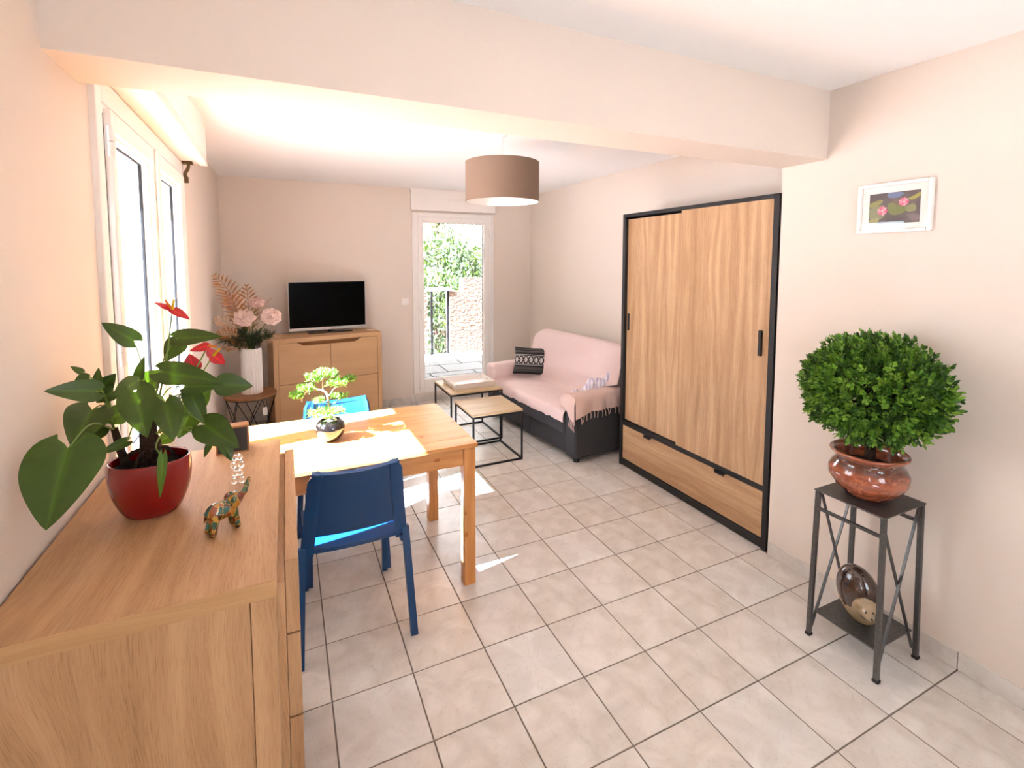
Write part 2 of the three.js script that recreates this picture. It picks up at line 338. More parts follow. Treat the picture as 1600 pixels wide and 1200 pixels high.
{ // window_1: two glazed leaves in the left wall, local x = 0 is the wall face
  const w = structureGroup('window_1', 'tall white two-leaf window with daylight behind the red potted plant', 'window', [-0.62, 0, 0], SKEW);
  const f = part(w, 'frame', rails(inZ, W1.z0, W1.z1, W1.y0, W1.y1, 0.05, 0.05, 0.04, -0.07, 0.012), M.white);
  part(w, 'casing', rails(inZ, W1.z0 - 0.05, W1.z1 + 0.02, 0.812, 2.215, 0.06, 0.06, 0.075, -0.008, 0.018), M.white);
  const leaf = (z0, z1, s0, s1) => {                     // s0 far stile, s1 near stile
    const l = part(w, 'sash', merge([inZ(z0, z0 + s0, 0.895, 2.125, -0.035, 0.032), inZ(z1 - s1, z1, 0.895, 2.125, -0.035, 0.032), inZ(z0 + s0, z1 - s1, 0.895, 0.965, -0.035, 0.032), inZ(z0 + s0, z1 - s1, 2.06, 2.125, -0.035, 0.032)]), M.white);
    part(l, 'glazing_bead', rails(inZ, z0 + s0 - 0.002, z1 - s1 + 0.002, 0.963, 2.062, 0.014, 0.014, 0.014, -0.02, 0.016), M.white);
    part(l, 'gasket', rails(inZ, z0 + s0 + 0.011, z1 - s1 - 0.011, 0.976, 2.049, 0.005, 0.005, 0.005, -0.018, -0.006), M.gasket);
    part(l, 'pane', box(-0.0135, -0.0125, 0.965, 2.06, z0 + s0, z1 - s1), M.glass);
    return l;
  };
  const near = leaf(-1.058, -0.427, 0.058, 0.045), far = leaf(-1.80, -1.062, 0.13, 0.058);
  part(w, 'astragal', box(0.032, 0.044, 0.895, 2.125, -1.085, -1.035, { r: 0.004 }), M.white);
  part(w, 'seal', box(-0.01, 0.0125, 0.90, 2.11, -0.4265, -0.4235), M.gasket);
  for (const y of [1.0, 1.33, 2.0]) for (const [dy, h] of [[0, 0.045], [0.048, 0.045]]) { const c = new THREE.CylinderGeometry(0.009, 0.009, h, 14); c.translate(0.03, y + dy, -0.423); part(w, 'hinge', c, M.white); }
  const hd = new THREE.CylinderGeometry(0.012, 0.012, 0.02, 16); hd.rotateZ(Math.PI / 2); hd.translate(0.05, 1.30, -1.06);
  part(w, 'handle', merge([hd, box(0.058, 0.072, 1.19, 1.31, -1.072, -1.048, { r: 0.006 })]), M.white);
  const sb = part(w, 'shutter_box', box(0.0005, 0.13, 2.222, CEIL - 0.001, -1.93, -0.28, { r: 0.004 }), M.whiteMatt);
  part(sb, 'front_panel', rails(inZ, -1.905, -0.30, 2.26, CEIL - 0.03, 0.02, 0.02, 0.02, 0.1285, 0.134), M.whiteMatt);
  part(sb, 'lower_rail', box(0.095, 0.136, 2.214, 2.236, -1.93, -0.28, { r: 0.004 }), M.whiteMatt);
  const br = std({ color: '#6b5638', roughness: 0.5, metalness: 0.6 });
  part(w, 'crank_bracket', merge([box(0.018, 0.07, 2.205, 2.221, -1.875, -1.835, { r: 0.003 }), tube([V(0.05, 2.21, -1.855), V(0.045, 2.18, -1.853), V(0.03, 2.15, -1.857), V(0.036, 2.12, -1.853)], 0.009, 14, 8), box(0.018, 0.046, 2.10, 2.135, -1.872, -1.838, { r: 0.004 })]), br);
}
{ // door_1: the glazed terrace door in the back wall
  const d = structureGroup('door_1', 'white glazed terrace door with a view of the garden', 'door', [0, 0, ZB], 0);
  part(d, 'frame', rails(inX, 1.225, 2.19, 0.115, 2.205, 0.05, 0.05, 0.045, -0.07, 0.014), M.white);
  part(d, 'casing', rails(inX, 1.205, 2.212, 0.10, 2.215, 0.022, 0.018, 0.012, 0.0005, 0.022), M.white);
  const l = part(d, 'leaf', rails(inX, 1.272, 2.142, 0.162, 2.163, 0.055, 0.10, 0.055, -0.04, 0.03), M.white);
  part(l, 'glazing_bead', rails(inX, 1.325, 2.089, 0.26, 2.11, 0.014, 0.014, 0.014, -0.02, 0.016), M.white);
  part(l, 'gasket', rails(inX, 1.337, 2.077, 0.272, 2.098, 0.005, 0.005, 0.005, -0.02, -0.004), M.gasket);
  part(l, 'pane', box(1.327, 2.087, 0.262, 2.108, -0.0135, -0.0125), M.glass);
  const stem = new THREE.CylinderGeometry(0.01, 0.01, 0.03, 14); stem.rotateX(Math.PI / 2); stem.translate(1.298, 1.10, 0.042);
  part(l, 'handle', merge([box(1.284, 1.312, 1.04, 1.16, 0.03, 0.037, { r: 0.003 }), stem, box(1.290, 1.306, 0.98, 1.105, 0.052, 0.066, { r: 0.006 })]), M.white);
  for (const y of [0.35, 1.2, 1.98]) { const c = new THREE.CylinderGeometry(0.009, 0.009, 0.09, 14); c.translate(2.15, y, 0.028); part(d, 'hinge', c, M.white); }
  const sb = part(d, 'shutter_box', box(1.19, 2.225, 2.235, CEIL - 0.012, 0.0005, 0.05, { r: 0.004 }), M.whiteMatt);
  part(sb, 'vent', merge([box(1.62, 1.92, 2.362, 2.372, 0.05, 0.062, { r: 0.003 }), box(1.62, 1.92, 2.335, 2.362, 0.05, 0.053)]), M.whiteMatt);
  part(d, 'trim', box(1.18, 2.235, CEIL - 0.012, CEIL - 0.0005, 0.0005, 0.045), M.whiteMatt);
  part(d, 'threshold', box(1.24, 2.175, 0.121, 0.14, -0.3, -0.071), M.slab);
}
{ // window_3: unseen window added in the left wall to brighten the room
  const w = structureGroup('window_3', 'narrow white window added in the left wall behind the viewer for more light', 'window', [-0.62, 0, 0], SKEW);
  part(w, 'frame', rails(inZ, 1.952, 2.268, 0.902, 2.098, 0.04, 0.04, 0.04, -0.07, 0.012), M.white);
  part(w, 'pane', box(-0.0135, -0.0125, 0.94, 2.06, 1.99, 2.23), M.glass);
}
{ // window_2 behind the viewer
  const w = structureGroup('window_2', 'wide white window behind the viewer', 'window', [0, 0, ZF + 0.05], 0);
  part(w, 'frame', rails(inX, 0.602, 1.498, 1.002, 2.098, 0.05, 0.05, 0.05, -0.01, 0.06), M.white);
  for (const [a, b] of [[0.65, 1.05], [1.05, 1.45]]) { const l = part(w, 'sash', rails(inX, a, b, 1.05, 2.05, 0.05, 0.05, 0.05, 0, 0.05), M.white); part(l, 'pane', box(a + 0.048, b - 0.048, 1.098, 2.002, 0.02, 0.021), M.glass); }
}
{ // light switch
  const s = thing('light_switch', 'small square white light switch beside the glazed door', 'switch', [1.12, 1.19, ZB]);
  part(s, 'plate', box(-0.04, 0.04, -0.04, 0.04, 0.0005, 0.009, { r: 0.003 }), M.white);
  part(s, 'rocker', box(-0.022, 0.022, -0.022, 0.022, 0.009, 0.013, { r: 0.002 }), M.white);
}

// ---------------------------------------------------------------- outside
structure('garden_ground', box(-40, 40, -0.9, -0.6, -45, 40), M.ground, 'pale grey ground of the garden outside', 'ground');  // neutral grey, so light bounced indoors carries no green tint
{
  const t = structureGroup('terrace', 'sunlit grey paved terrace outside the glazed door', 'terrace');
  part(t, 'bed', box(-1.6, 5.2, -0.6, 0.09, -6.35, ZB - 0.305), M.grout);
  const g = new Map();
  for (let i = 0; i < 11; i++) for (let j = 0; j < 4; j++) {
    const x0 = -1.5 + i * 0.62 + (j % 2) * 0.27, z0 = -4.36 - (j + 1) * 0.46;
    if (x0 + 0.61 > 5.2) continue;
    const p = part(t, 'paving_slab', g.get(1) ?? g.set(1, box(-0.302, 0.302, 0, 0.05, -0.222, 0.222, { r: 0.006, seg: 1 })).get(1), M.slab);
    p.position.set(x0 + 0.31, 0.09 + 0.003 * ((i * 3 + j) % 3), z0 + 0.22);
  }
}
{
  const w = structureGroup('garden_wall', 'rough beige rendered low wall at the end of the terrace', 'wall');
  part(w, 'wall_section', uvBox(new THREE.BoxGeometry(3.2, 1.75, 0.22).translate(0.33, 0.275, -6.22)), M.stucco);
  part(w, 'wall_section', uvBox(new THREE.BoxGeometry(0.24, 1.76, 0.22).translate(2.42, 0.28, -6.22)), M.stucco);
  part(w, 'wall_section', uvBox(new THREE.BoxGeometry(2.6, 1.98, 0.22).translate(3.84, 0.39, -6.22)), M.stucco);
  const r = thing('terrace_railing', 'narrow black metal railing with a flat grey cap in the gap of the low wall', 'railing', [2.145, 0.14, -6.16]);
  for (const x of [-0.135, 0.135]) part(r, 'post', box(x - 0.018, x + 0.018, 0, 1.03, -0.018, 0.018, { r: 0.003 }), M.blackMetal);
  part(r, 'cap', box(-0.19, 0.19, 1.03, 1.085, -0.09, 0.07, { r: 0.012 }), std({ color: '#b9bcb9', roughness: 0.6 }));
  const c = structureGroup('added_terrace_canopy', 'unseen side wall and roof slab added to shade the terrace', 'canopy');  // unseen wall and roof, added to keep the sun off the slabs
  part(c, 'added_side_wall', box(0.55, 0.85, -0.6, 2.75, -5.3, ZB - 0.305), M.stucco);
  part(c, 'added_roof_slab', box(0.55, 3.6, 2.75, 2.95, -5.4, ZB - 0.305), M.render);
  const b = structureGroup('loggia', 'rough rendered balcony wall and floor outside the tall window', 'wall', [-0.62, 0, 0], SKEW);
  part(b, 'balcony_floor', box(-2.2, -0.302, -0.6, 0.0, -3.6, 1.5), M.slab);
  part(b, 'wing_wall', box(-2.2, -0.302, -0.6, 3.0, -3.6, -3.3), M.stucco);
}
function leafCloud(n, r, place, leafLen, leafWid, mat, tints, droop = 0) {      // instanced leaves, each a small folded blade
  const g = new THREE.BufferGeometry(), l = leafLen, w = leafWid;
  g.setAttribute('position', new THREE.Float32BufferAttribute([0, 0, 0, -w / 2, l * 0.45, w * 0.15, 0, l * 0.5, 0, w / 2, l * 0.45, w * 0.15, 0, l, -w * 0.2], 3));
  g.setIndex([0, 2, 1, 0, 3, 2, 1, 2, 4, 2, 3, 4]); g.computeVertexNormals();
  const im = new THREE.InstancedMesh(g, mat, n), m = new THREE.Matrix4(), q = new THREE.Quaternion(), e = new THREE.Euler(), c = new THREE.Color();
  for (let i = 0; i < n; i++) {
    const [p, tone] = place(r, i); e.set((droop ? Math.PI * droop : 0) + (r() - 0.5) * 2.4, r() * 6.283, (r() - 0.5) * 2.4); q.setFromEuler(e);
    const s = 0.7 + r() * 0.6; m.compose(p, q, V(s, s, s)); im.setMatrixAt(i, m); c.set(tints[Math.floor(r() * tints.length)]).multiplyScalar(0.85 + 0.3 * r()); im.setColorAt(i, c);
  }
  im.castShadow = im.receiveShadow = true; im.userData.kind = 'stuff'; im.name = 'foliage';
  return im;
}
const gardenLeaf = phys({ color: '#ffffff', roughness: 0.6, transmission: 0.35, thickness: 0 });
{
  const gleaf = ['#33480c', '#465f14', '#24380a', '#5a701c', '#3a5010'];
  const bush = (name, label, [x, y, z], [rx, ry, rz], n, seed, tints = gleaf) => {
    const t = thing(name, label, 'shrub', [x, -0.6, z], 0);
    const trunk = part(t, 'trunk', taper([V(0, 0, 0), V(0.05, (y + 0.6) * 0.5, 0.03), V(0, y + 0.6, 0)], 0.07, 0.03), M.bark); void trunk;
    t.add(leafCloud(n, rng(seed), (r) => { const a = r() * 6.283, b = Math.acos(2 * r() - 1), k = 0.45 + 0.55 * Math.cbrt(r()), d = 1 + 0.18 * N3(Math.cos(a) * 2 + seed, Math.cos(b) * 2, Math.sin(a) * 2); return [V(Math.cos(a) * Math.sin(b) * rx * k * d, y + 0.6 + Math.cos(b) * ry * k * d, Math.sin(a) * Math.sin(b) * rz * k * d)]; }, 0.11, 0.05, gardenLeaf, tints));
  };
  bush('garden_shrub', 'dense sunlit shrub behind the narrow railing', [2.45, 0.55, -7.6], [0.75, 0.9, 0.7], 2600, 5);
  bush('garden_shrub', 'bright yellow-green shrub rising above the low wall', [2.95, 1.25, -8.6], [1.0, 0.95, 0.8], 4200, 6);
  bush('garden_shrub', 'shrub at the right of the view above the stepped wall', [4.0, 1.1, -9.0], [0.9, 0.8, 0.8], 3000, 8);
  const t = thing('willow_tree', 'tree with hanging branches of pale leaves beyond the terrace', 'tree', [3.6, -0.6, -11.2]);
  part(t, 'trunk', taper([V(0, 0, 0), V(0.1, 1.5, 0), V(-0.1, 3.2, 0.1), V(0.1, 4.6, 0)], 0.16, 0.06, 20, 9), M.bark);
  const r = rng(91), strands = [];
  for (let i = 0; i < 70; i++) { const x = (r() - 0.5) * 3.4, z = (r() - 0.2) * 1.8, top = 3.6 + r() * 1.2, len = 0.9 + r() * 2.0; strands.push([x, z, top, len, (r() - 0.5) * 0.5]); }
  const wood = []; for (let i = 0; i < 70; i += 1) { const [x, z, top, len, lean] = strands[i]; wood.push(tube([V(0, 3.2, 0), V(x * 0.6, top + 0.2, z * 0.6), V(x, top, z), V(x + lean * 0.5, top - len * 0.5, z), V(x + lean, top - len, z)], 0.008, 18, 4)); }
  part(t, 'branches', merge(wood), M.bark);
  t.add(leafCloud(4200, rng(93), (q) => { const [x, z, top, len, lean] = strands[Math.floor(q() * 70)], k = q(); return [V(x + lean * k + (q() - 0.5) * 0.12, top - len * k, z + (q() - 0.5) * 0.12)]; }, 0.16, 0.03, gardenLeaf, ['#4c601e', '#5c6e26', '#3c501a', '#6f7d3c'], 0.9));
}

// ---------------------------------------------------------------- large furniture
{ // sideboard: oak top, framed end, proud drawer fronts
  const s = thing('sideboard', 'light oak sideboard with the red potted plant on top', 'sideboard');
  const z0 = -0.376, z1 = 0.485, xf = -0.146, xb = -0.607, H = 1.01;
  const slope = (g) => { const p = g.attributes.position; for (let i = 0; i < p.count; i++) if (p.getX(i) < -0.5) p.setX(i, p.getX(i) + SKEW * Math.min(0, p.getZ(i))); return g; };
  part(s, 'top', slope(box(xb, xf, H - 0.035, H, z0, z1, { r: 0.0025, grain: 'z', seg: 1 })), M.oak);
  part(s, 'side_panel', box(xb + 0.002, xf - 0.048, 0.04, H - 0.035, z1 - 0.026, z1 - 0.006, { grain: 'y', off: [0.1, 0.3] }), M.oak);
  part(s, 'side_panel', box(xb - 0.005, xf - 0.048, 0.04, H - 0.035, z0 + 0.004, z0 + 0.024, { grain: 'y' }), M.oak);
  for (const z of [z0 + 0.001, z1 - 0.045]) part(s, 'stile', box(xf - 0.047, xf - 0.002, 0, H - 0.0355, z, z + 0.044, { r: 0.0015, grain: 'y', off: [0.4, z], seg: 1 }), M.oak);
  part(s, 'back_leg', box(xb, xb + 0.04, 0, 0.04, z1 - 0.05, z1 - 0.008), M.oak);
  part(s, 'back_leg', box(xb, xb + 0.04, 0, 0.04, z0 + 0.008, z0 + 0.05), M.oak);
  part(s, 'carcass_front', box(xf - 0.02, xf - 0.006, 0.06, H - 0.036, z0 + 0.045, z1 - 0.045, { grain: 'y' }), M.oakDark);
  part(s, 'carcass_base', box(xb, xf - 0.02, 0.06, 0.08, z0 + 0.03, z1 - 0.03, { grain: 'z' }), M.oakDark);
  const cuts = [0.985, 0.808, 0.606, 0.40, 0.10];
  for (let i = 0; i < 4; i++) part(s, 'drawer_front', box(-0.132, -0.1035, cuts[i + 1] + 0.002, cuts[i] - 0.002, -0.33, 0.375, { r: 0.0015, grain: 'z', off: [i * 0.2, i * 0.31], seg: 1 }), M.oak);
  part(s, 'front_rail', box(xf - 0.0055, -0.1325, 0.062, 0.9735, z0 + 0.046, z1 - 0.046, { grain: 'z' }), M.oak);
  part(s, 'edge_band', slope(box(xb + 0.001, xf - 0.001, H - 0.0345, H - 0.0008, z1 - 0.0002, z1 + 0.0012, { grain: 'x', off: [0.15, 0.6] })), M.oakEdge);
}
{ // wardrobe
  const w = thing('sliding_wardrobe', 'tall oak sliding-door wardrobe in a black frame beside the sofa', 'wardrobe');
  const xf = 2.322, zl = -1.627, zr = -0.272, H = 2.022;
  part(w, 'carcass', merge([box(xf + 0.03, 2.722, 0.03, H - 0.004, zl + 0.004, zl + 0.02), box(xf + 0.03, 2.722, 0.03, H - 0.004, zr - 0.02, zr - 0.004), box(xf + 0.03, 2.722, H - 0.02, H - 0.004, zl + 0.02, zr - 0.02), box(2.706, 2.722, 0.03, H - 0.02, zl + 0.02, zr - 0.02), box(xf + 0.03, 2.706, 0.03, 0.05, zl + 0.02, zr - 0.02)]), M.black);
  part(w, 'stile', box(xf - 0.002, xf + 0.06, 0, H, zl, zl + 0.034, { r: 0.002, seg: 1 }), M.black);
  part(w, 'stile', box(xf - 0.002, xf + 0.06, 0, H, zr - 0.034, zr, { r: 0.002, seg: 1 }), M.black);
  part(w, 'top_rail', box(xf - 0.002, xf + 0.06, H - 0.026, H, zl + 0.034, zr - 0.034, { r: 0.002, seg: 1 }), M.black);
  part(w, 'bottom_rail', box(xf - 0.002, xf + 0.05, 0.005, 0.058, zl + 0.034, zr - 0.034, { r: 0.002, seg: 1 }), M.black);
  part(w, 'middle_rail', box(xf + 0.001, xf + 0.055, 0.338, 0.372, zl + 0.034, zr - 0.034, { r: 0.002, seg: 1 }), M.black);
  const d1 = part(w, 'sliding_door', box(xf + 0.024, xf + 0.044, 0.378, H - 0.04, zl + 0.036, -0.97, { r: 0.0015, grain: 'y', off: [0.2, 0.1], seg: 1 }), M.ward);
  part(d1, 'handle', box(xf + 0.017, xf + 0.0245, 1.105, 1.24, zl + 0.05, zl + 0.072, { r: 0.004 }), M.black);
  const d2 = part(w, 'sliding_door', box(xf + 0.002, xf + 0.021, 0.360, H - 0.02, -1.0, zr - 0.037, { r: 0.0015, grain: 'y', off: [1.3, 0.6], seg: 1 }), M.ward);
  part(d2, 'handle', box(xf - 0.013, xf + 0.0025, 1.115, 1.262, -0.366, -0.345, { r: 0.004 }), M.black);
  const dr = part(w, 'drawer_front', box(xf + 0.004, xf + 0.022, 0.062, 0.334, zl + 0.037, zr - 0.037, { r: 0.0015, grain: 'z', off: [2.1, 0.9], seg: 1 }), M.ward);
  for (const z of [-1.284, -0.608]) part(dr, 'handle', merge([box(xf - 0.014, xf + 0.01, 0.334, 0.3375, z - 0.042, z + 0.042), box(xf - 0.014, xf - 0.010, 0.320, 0.3375, z - 0.036, z + 0.036)]), M.black);
}
{ // dining table of glued pine boards
  const t = thing('dining_table', 'pine dining table with the small bonsai on it', 'table', [0.135, 0, -1.085]);
  const hx = 0.603, hz = 0.38, n = 7, w = 2 * hz / n;
  for (let k = 0; k < n; k++) part(t, 'tabletop_board', box(-hx, hx, 0.718, 0.742, -hz + k * w + 0.0002, -hz + (k + 1) * w - 0.0002, { r: k === 0 || k === n - 1 ? 0.004 : 0.0006, grain: 'x', off: [k * 0.37, k * 0.53], seg: 1 }), M.pine);
  for (const s of [-1, 1]) {
    part(t, 'apron', box(-hx + 0.07, hx - 0.07, 0.628, 0.717, s * (hz - 0.03) - 0.01, s * (hz - 0.03) + 0.01, { r: 0.002, grain: 'x', off: [s, 0.2], seg: 1 }), M.pine);
    part(t, 'apron', box(s * (hx - 0.03) - 0.01, s * (hx - 0.03) + 0.01, 0.628, 0.717, -hz + 0.07, hz - 0.07, { r: 0.002, grain: 'z', off: [0.3, s], seg: 1 }), M.pine);
    for (const q of [-1, 1]) part(t, 'leg', box(s * (hx - 0.04) - 0.03, s * (hx - 0.04) + 0.03, 0, 0.7175, q * (hz - 0.04) - 0.03, q * (hz - 0.04) + 0.03, { r: 0.003, grain: 'y', off: [s * 0.4, q * 0.3], seg: 1 }), M.pine);
  }
}
{ // stackable blue chairs; the chair looks along local -z, its back stands at +z
  const chair = (label, at, turn, back) => {
  const c = thing('plastic_chair', label, 'chair', at, turn, 'plastic chairs at the dining table');
  const backZ = (y) => 0.185 + 0.10 * Math.pow((y - 0.42) / 0.40, 1.3), halfW = (y) => lerp(0.212, 0.172, (y - 0.42) / 0.40);
  part(c, 'backrest', sheet((u, v) => { const s = (u - 0.5) * 2, y = lerp(0.515, 0.798 + 0.016 * s * s, v), x = s * (halfW(y) - 0.02); return V(x, y, backZ(y) + 0.008 - 0.018 * s * s); }, 16, 10, 0.014, [0.4, 0.3]), back);
  for (const s of [-1, 1]) {
    part(c, 'upright', sheet((u, v) => { const y = lerp(0.43, 0.812 - 0.012 * Math.pow(Math.abs(u * 2 - 1), 3) - (u > 0.5 ? 0.02 * Math.pow(u * 2 - 1, 2) : 0), v), x = s * (halfW(y) - 0.042 + 0.046 * u); return s > 0 ? V(x, y, backZ(y) - 0.006 - 0.012 * u * u) : V(x, y, backZ(y) - 0.006 - 0.012 * u * u); }, 6, 12, 0.03, [0.05, 0.4]), back);
    part(c, 'leg', bar(V(s * 0.212, 0.47, 0.185), V(s * 0.232, 0, 0.252), 0.03, 0.026), back);
    part(c, 'leg', bar(V(s * 0.185, 0.44, -0.19), V(s * 0.195, 0, -0.262), 0.026, 0.024), back);
    part(c, 'side_rail', bar(V(s * 0.20, 0.425, 0.20), V(s * 0.188, 0.425, -0.2), 0.022, 0.028), back);
  }
  part(c, 'top_rail', sheet((u, v) => { const s = (u - 0.5) * 2, y = lerp(0.783, 0.803, v) + 0.012 * s * s; return V(s * (halfW(0.8) - 0.004), y, backZ(y) + 0.008 - 0.018 * s * s); }, 16, 3, 0.02), back);
  part(c, 'seat', sheet((u, v) => { const s = (u - 0.5) * 2, z = lerp(-0.225, 0.205, v); return V(s * lerp(0.205, 0.2, v), 0.447 - 0.012 * (1 - s * s) * Math.sin(Math.PI * clamp(v * 0.8 + 0.2, 0, 1)) - 0.02 * Math.pow(1 - v, 6), z + 0.03 * (v > 0.9 ? -s * s * 0.5 : 0)); }, 14, 14, 0.016, [0.4, 0.4]), M.bluePlastic);
  };
  chair('blue plastic chair with its back to the viewer, beside the sideboard', [0.128, 0, -0.762], 0, M.bluePlastic);
  chair('blue plastic chair on the far side of the pine table, behind the bonsai', [0.15, 0, -1.30], Math.PI, M.bluePlastic);
}
{ // sofa: local x runs to the wall, local -z runs away from the viewer
  const P = [1.965, 0, -1.735], A = 0.09, L = 1.55;
  const s = thing('sofa', 'charcoal fabric sofa bed covered with a pink sheet', 'sofa', P, A);
  part(s, 'base', box(0.035, 0.66, 0.045, 0.235, -L + 0.14, -0.14, { r: 0.01, grain: 'z' }), M.charcoal);
  part(s, 'base_panel', box(0.025, 0.036, 0.05, 0.225, -0.72, -0.15, { r: 0.004, grain: 'z' }), M.charcoal);
  part(s, 'base_panel', box(0.025, 0.036, 0.05, 0.225, -L + 0.15, -0.726, { r: 0.004, grain: 'z' }), M.charcoal);
  part(s, 'seat_cushion', box(-0.005, 0.5, 0.205, 0.4, -L + 0.142, -0.142, { r: 0.035, grain: 'z', seg: 4 }), M.charcoal);
  const bk = box(-0.075, 0.075, 0, 0.54, -L + 0.15, -0.15, { r: 0.06, seg: 4 }); bk.rotateZ(-0.24); bk.translate(0.48, 0.375, 0);
  part(s, 'backrest', bk, M.charcoal);
  part(s, 'back_panel', box(0.60, 0.66, 0.1, 0.5, -L + 0.15, -0.15, { r: 0.01 }), M.charcoal);
  for (const z of [0, -L + 0.14]) {
    const arm = part(s, 'arm', box(0, 0.66, 0.045, 0.552, z - 0.14, z, { r: 0.022, grain: 'z', seg: 3 }), M.charcoal);
    for (const x of [0.06, 0.6]) { const f = new THREE.CylinderGeometry(0.028, 0.024, 0.045, 18); f.translate(x, 0.0225, z - 0.06); part(arm, 'foot', f, M.black); }
  }
  // pink sheet over seat, back and far arm
  const cv = thing('sofa_cover', 'pale pink cotton sheet spread over the sofa seat and back', 'sofa cover', P, A);
  const prof = new THREE.CatmullRomCurve3([V(-0.014, 0.318, 0), V(-0.016, 0.36, 0), V(-0.002, 0.404, 0), V(0.05, 0.420, 0), V(0.2, 0.428, 0), V(0.37, 0.425, 0), V(0.412, 0.455, 0), V(0.435, 0.56, 0), V(0.478, 0.74, 0), V(0.51, 0.865, 0), V(0.54, 0.912, 0), V(0.585, 0.928, 0), V(0.642, 0.905, 0), V(0.668, 0.84, 0)]);
  part(cv, 'cover', sheet((u, v) => {
    const q = prof.getPointAt(v), up = smoothstep(q.y, 0.5, 0.9), z = lerp(-0.15 + 0.14 * smoothstep(q.y, 0.55, 0.62), -L + 0.148, u), e = up * (0.06 * Math.pow(Math.max(0, (u - 0.86) / 0.14), 2) + 0.03 * Math.pow(Math.max(0, (0.12 - u) / 0.12), 2));
    const wr = 0.0065 * fbm(u * 5 + 2, v * 7, 3) + 0.004 * fbm(u * 18 + v * 9, v * 3, 2), front = v < 0.08 ? 0.012 * fbm(u * 9, 4, 2) : 0;
    return V(q.x - up * wr, q.y - e + (1 - up) * wr * 0.9 + front, z - up * 0.012 * Math.sin(v * 9));
  }, 90, 90, 0.007, [1.3, 1.6]), M.pink);
  part(cv, 'arm_cover', (() => { const g = box(-0.014, 0.43, 0.36, 0.566, -L - 0.012, -L + 0.148, { r: 0.035, seg: 5 }), p = g.attributes.position; for (let i = 0; i < p.count; i++) p.setY(i, p.getY(i) + 0.008 * N2(p.getX(i) * 7, p.getZ(i) * 9)); return g; })(), M.pink);
  // fringed throw on the near arm
  const th = thing('fringed_throw', 'peach woven throw with a fringe hanging over the near sofa arm', 'throw', P, A);
  const across = new THREE.CatmullRomCurve3([V(0, 0.435, -0.205), V(0, 0.452, -0.17), V(0, 0.525, -0.152), V(0, 0.560, -0.135), V(0, 0.566, -0.07), V(0, 0.562, -0.008), V(0, 0.535, 0.010), V(0, 0.48, 0.014), V(0, 0.43, 0.017)]);
  const hem = (x) => 0.045 * Math.pow(clamp((0.16 - x) / 0.18, 0, 1), 1.2);
  part(th, 'blanket', sheet((u, v) => {
    const x = lerp(-0.012, 0.62, u), q = across.getPointAt(v), out = smoothstep(v, 0.62, 1);
    return V(x + 0.004 * Math.sin(v * 9), q.y - out * (hem(x) + 0.01 * fbm(x * 9, 2, 2)) + 0.004 * fbm(x * 14, v * 4, 2), q.z + out * (0.006 + 0.008 * Math.sin(x * 34) + 0.006 * fbm(x * 12, v * 2, 2)));
  }, 60, 40, 0.006, [0.63, 0.6]), M.pinkThrow);
  part(th, 'blanket_front', sheet((u, v) => {
    const z = lerp(-0.165, 0.016, u), len = lerp(0.05, 0.205, Math.pow(u, 0.8));
    return V(-0.012 - 0.016 * Math.sin(Math.min(1, v * 3) * 1.57) - 0.006 * Math.sin(u * 11) * v, 0.563 - 0.02 * Math.pow(Math.abs(u - 0.5) * 2, 3) - len * v, z);
  }, 24, 20, 0.006, [0.2, 0.2]), M.pinkThrow);
  const r = rng(31);
  for (let k = 0; k < 17; k++) {
    const x = 0.03 + k * 0.036, y = 0.43 - hem(x) + 0.004, z = 0.026 + 0.008 * Math.sin(x * 34), d = (r() - 0.5) * 0.02;
    part(th, 'tassel', taper([V(x, y, z), V(x + d, y - 0.022, z + 0.006), V(x + d * 1.4 + (r() - 0.5) * 0.014, y - 0.05 - 0.012 * r(), z + 0.004)], 0.0042, 0.0026, 8, 5), M.pinkThrow);
  }
  for (let k = 0; k < 4; k++) part(th, 'tassel', taper([V(-0.026, 0.366 + k * 0.004, 0.014 - k * 0.017), V(-0.03, 0.33, 0.012 - k * 0.02), V(-0.024 - 0.004 * k, 0.285 + 0.01 * k, 0.016 - k * 0.016)], 0.005, 0.003, 8, 5), M.pinkThrow);
}
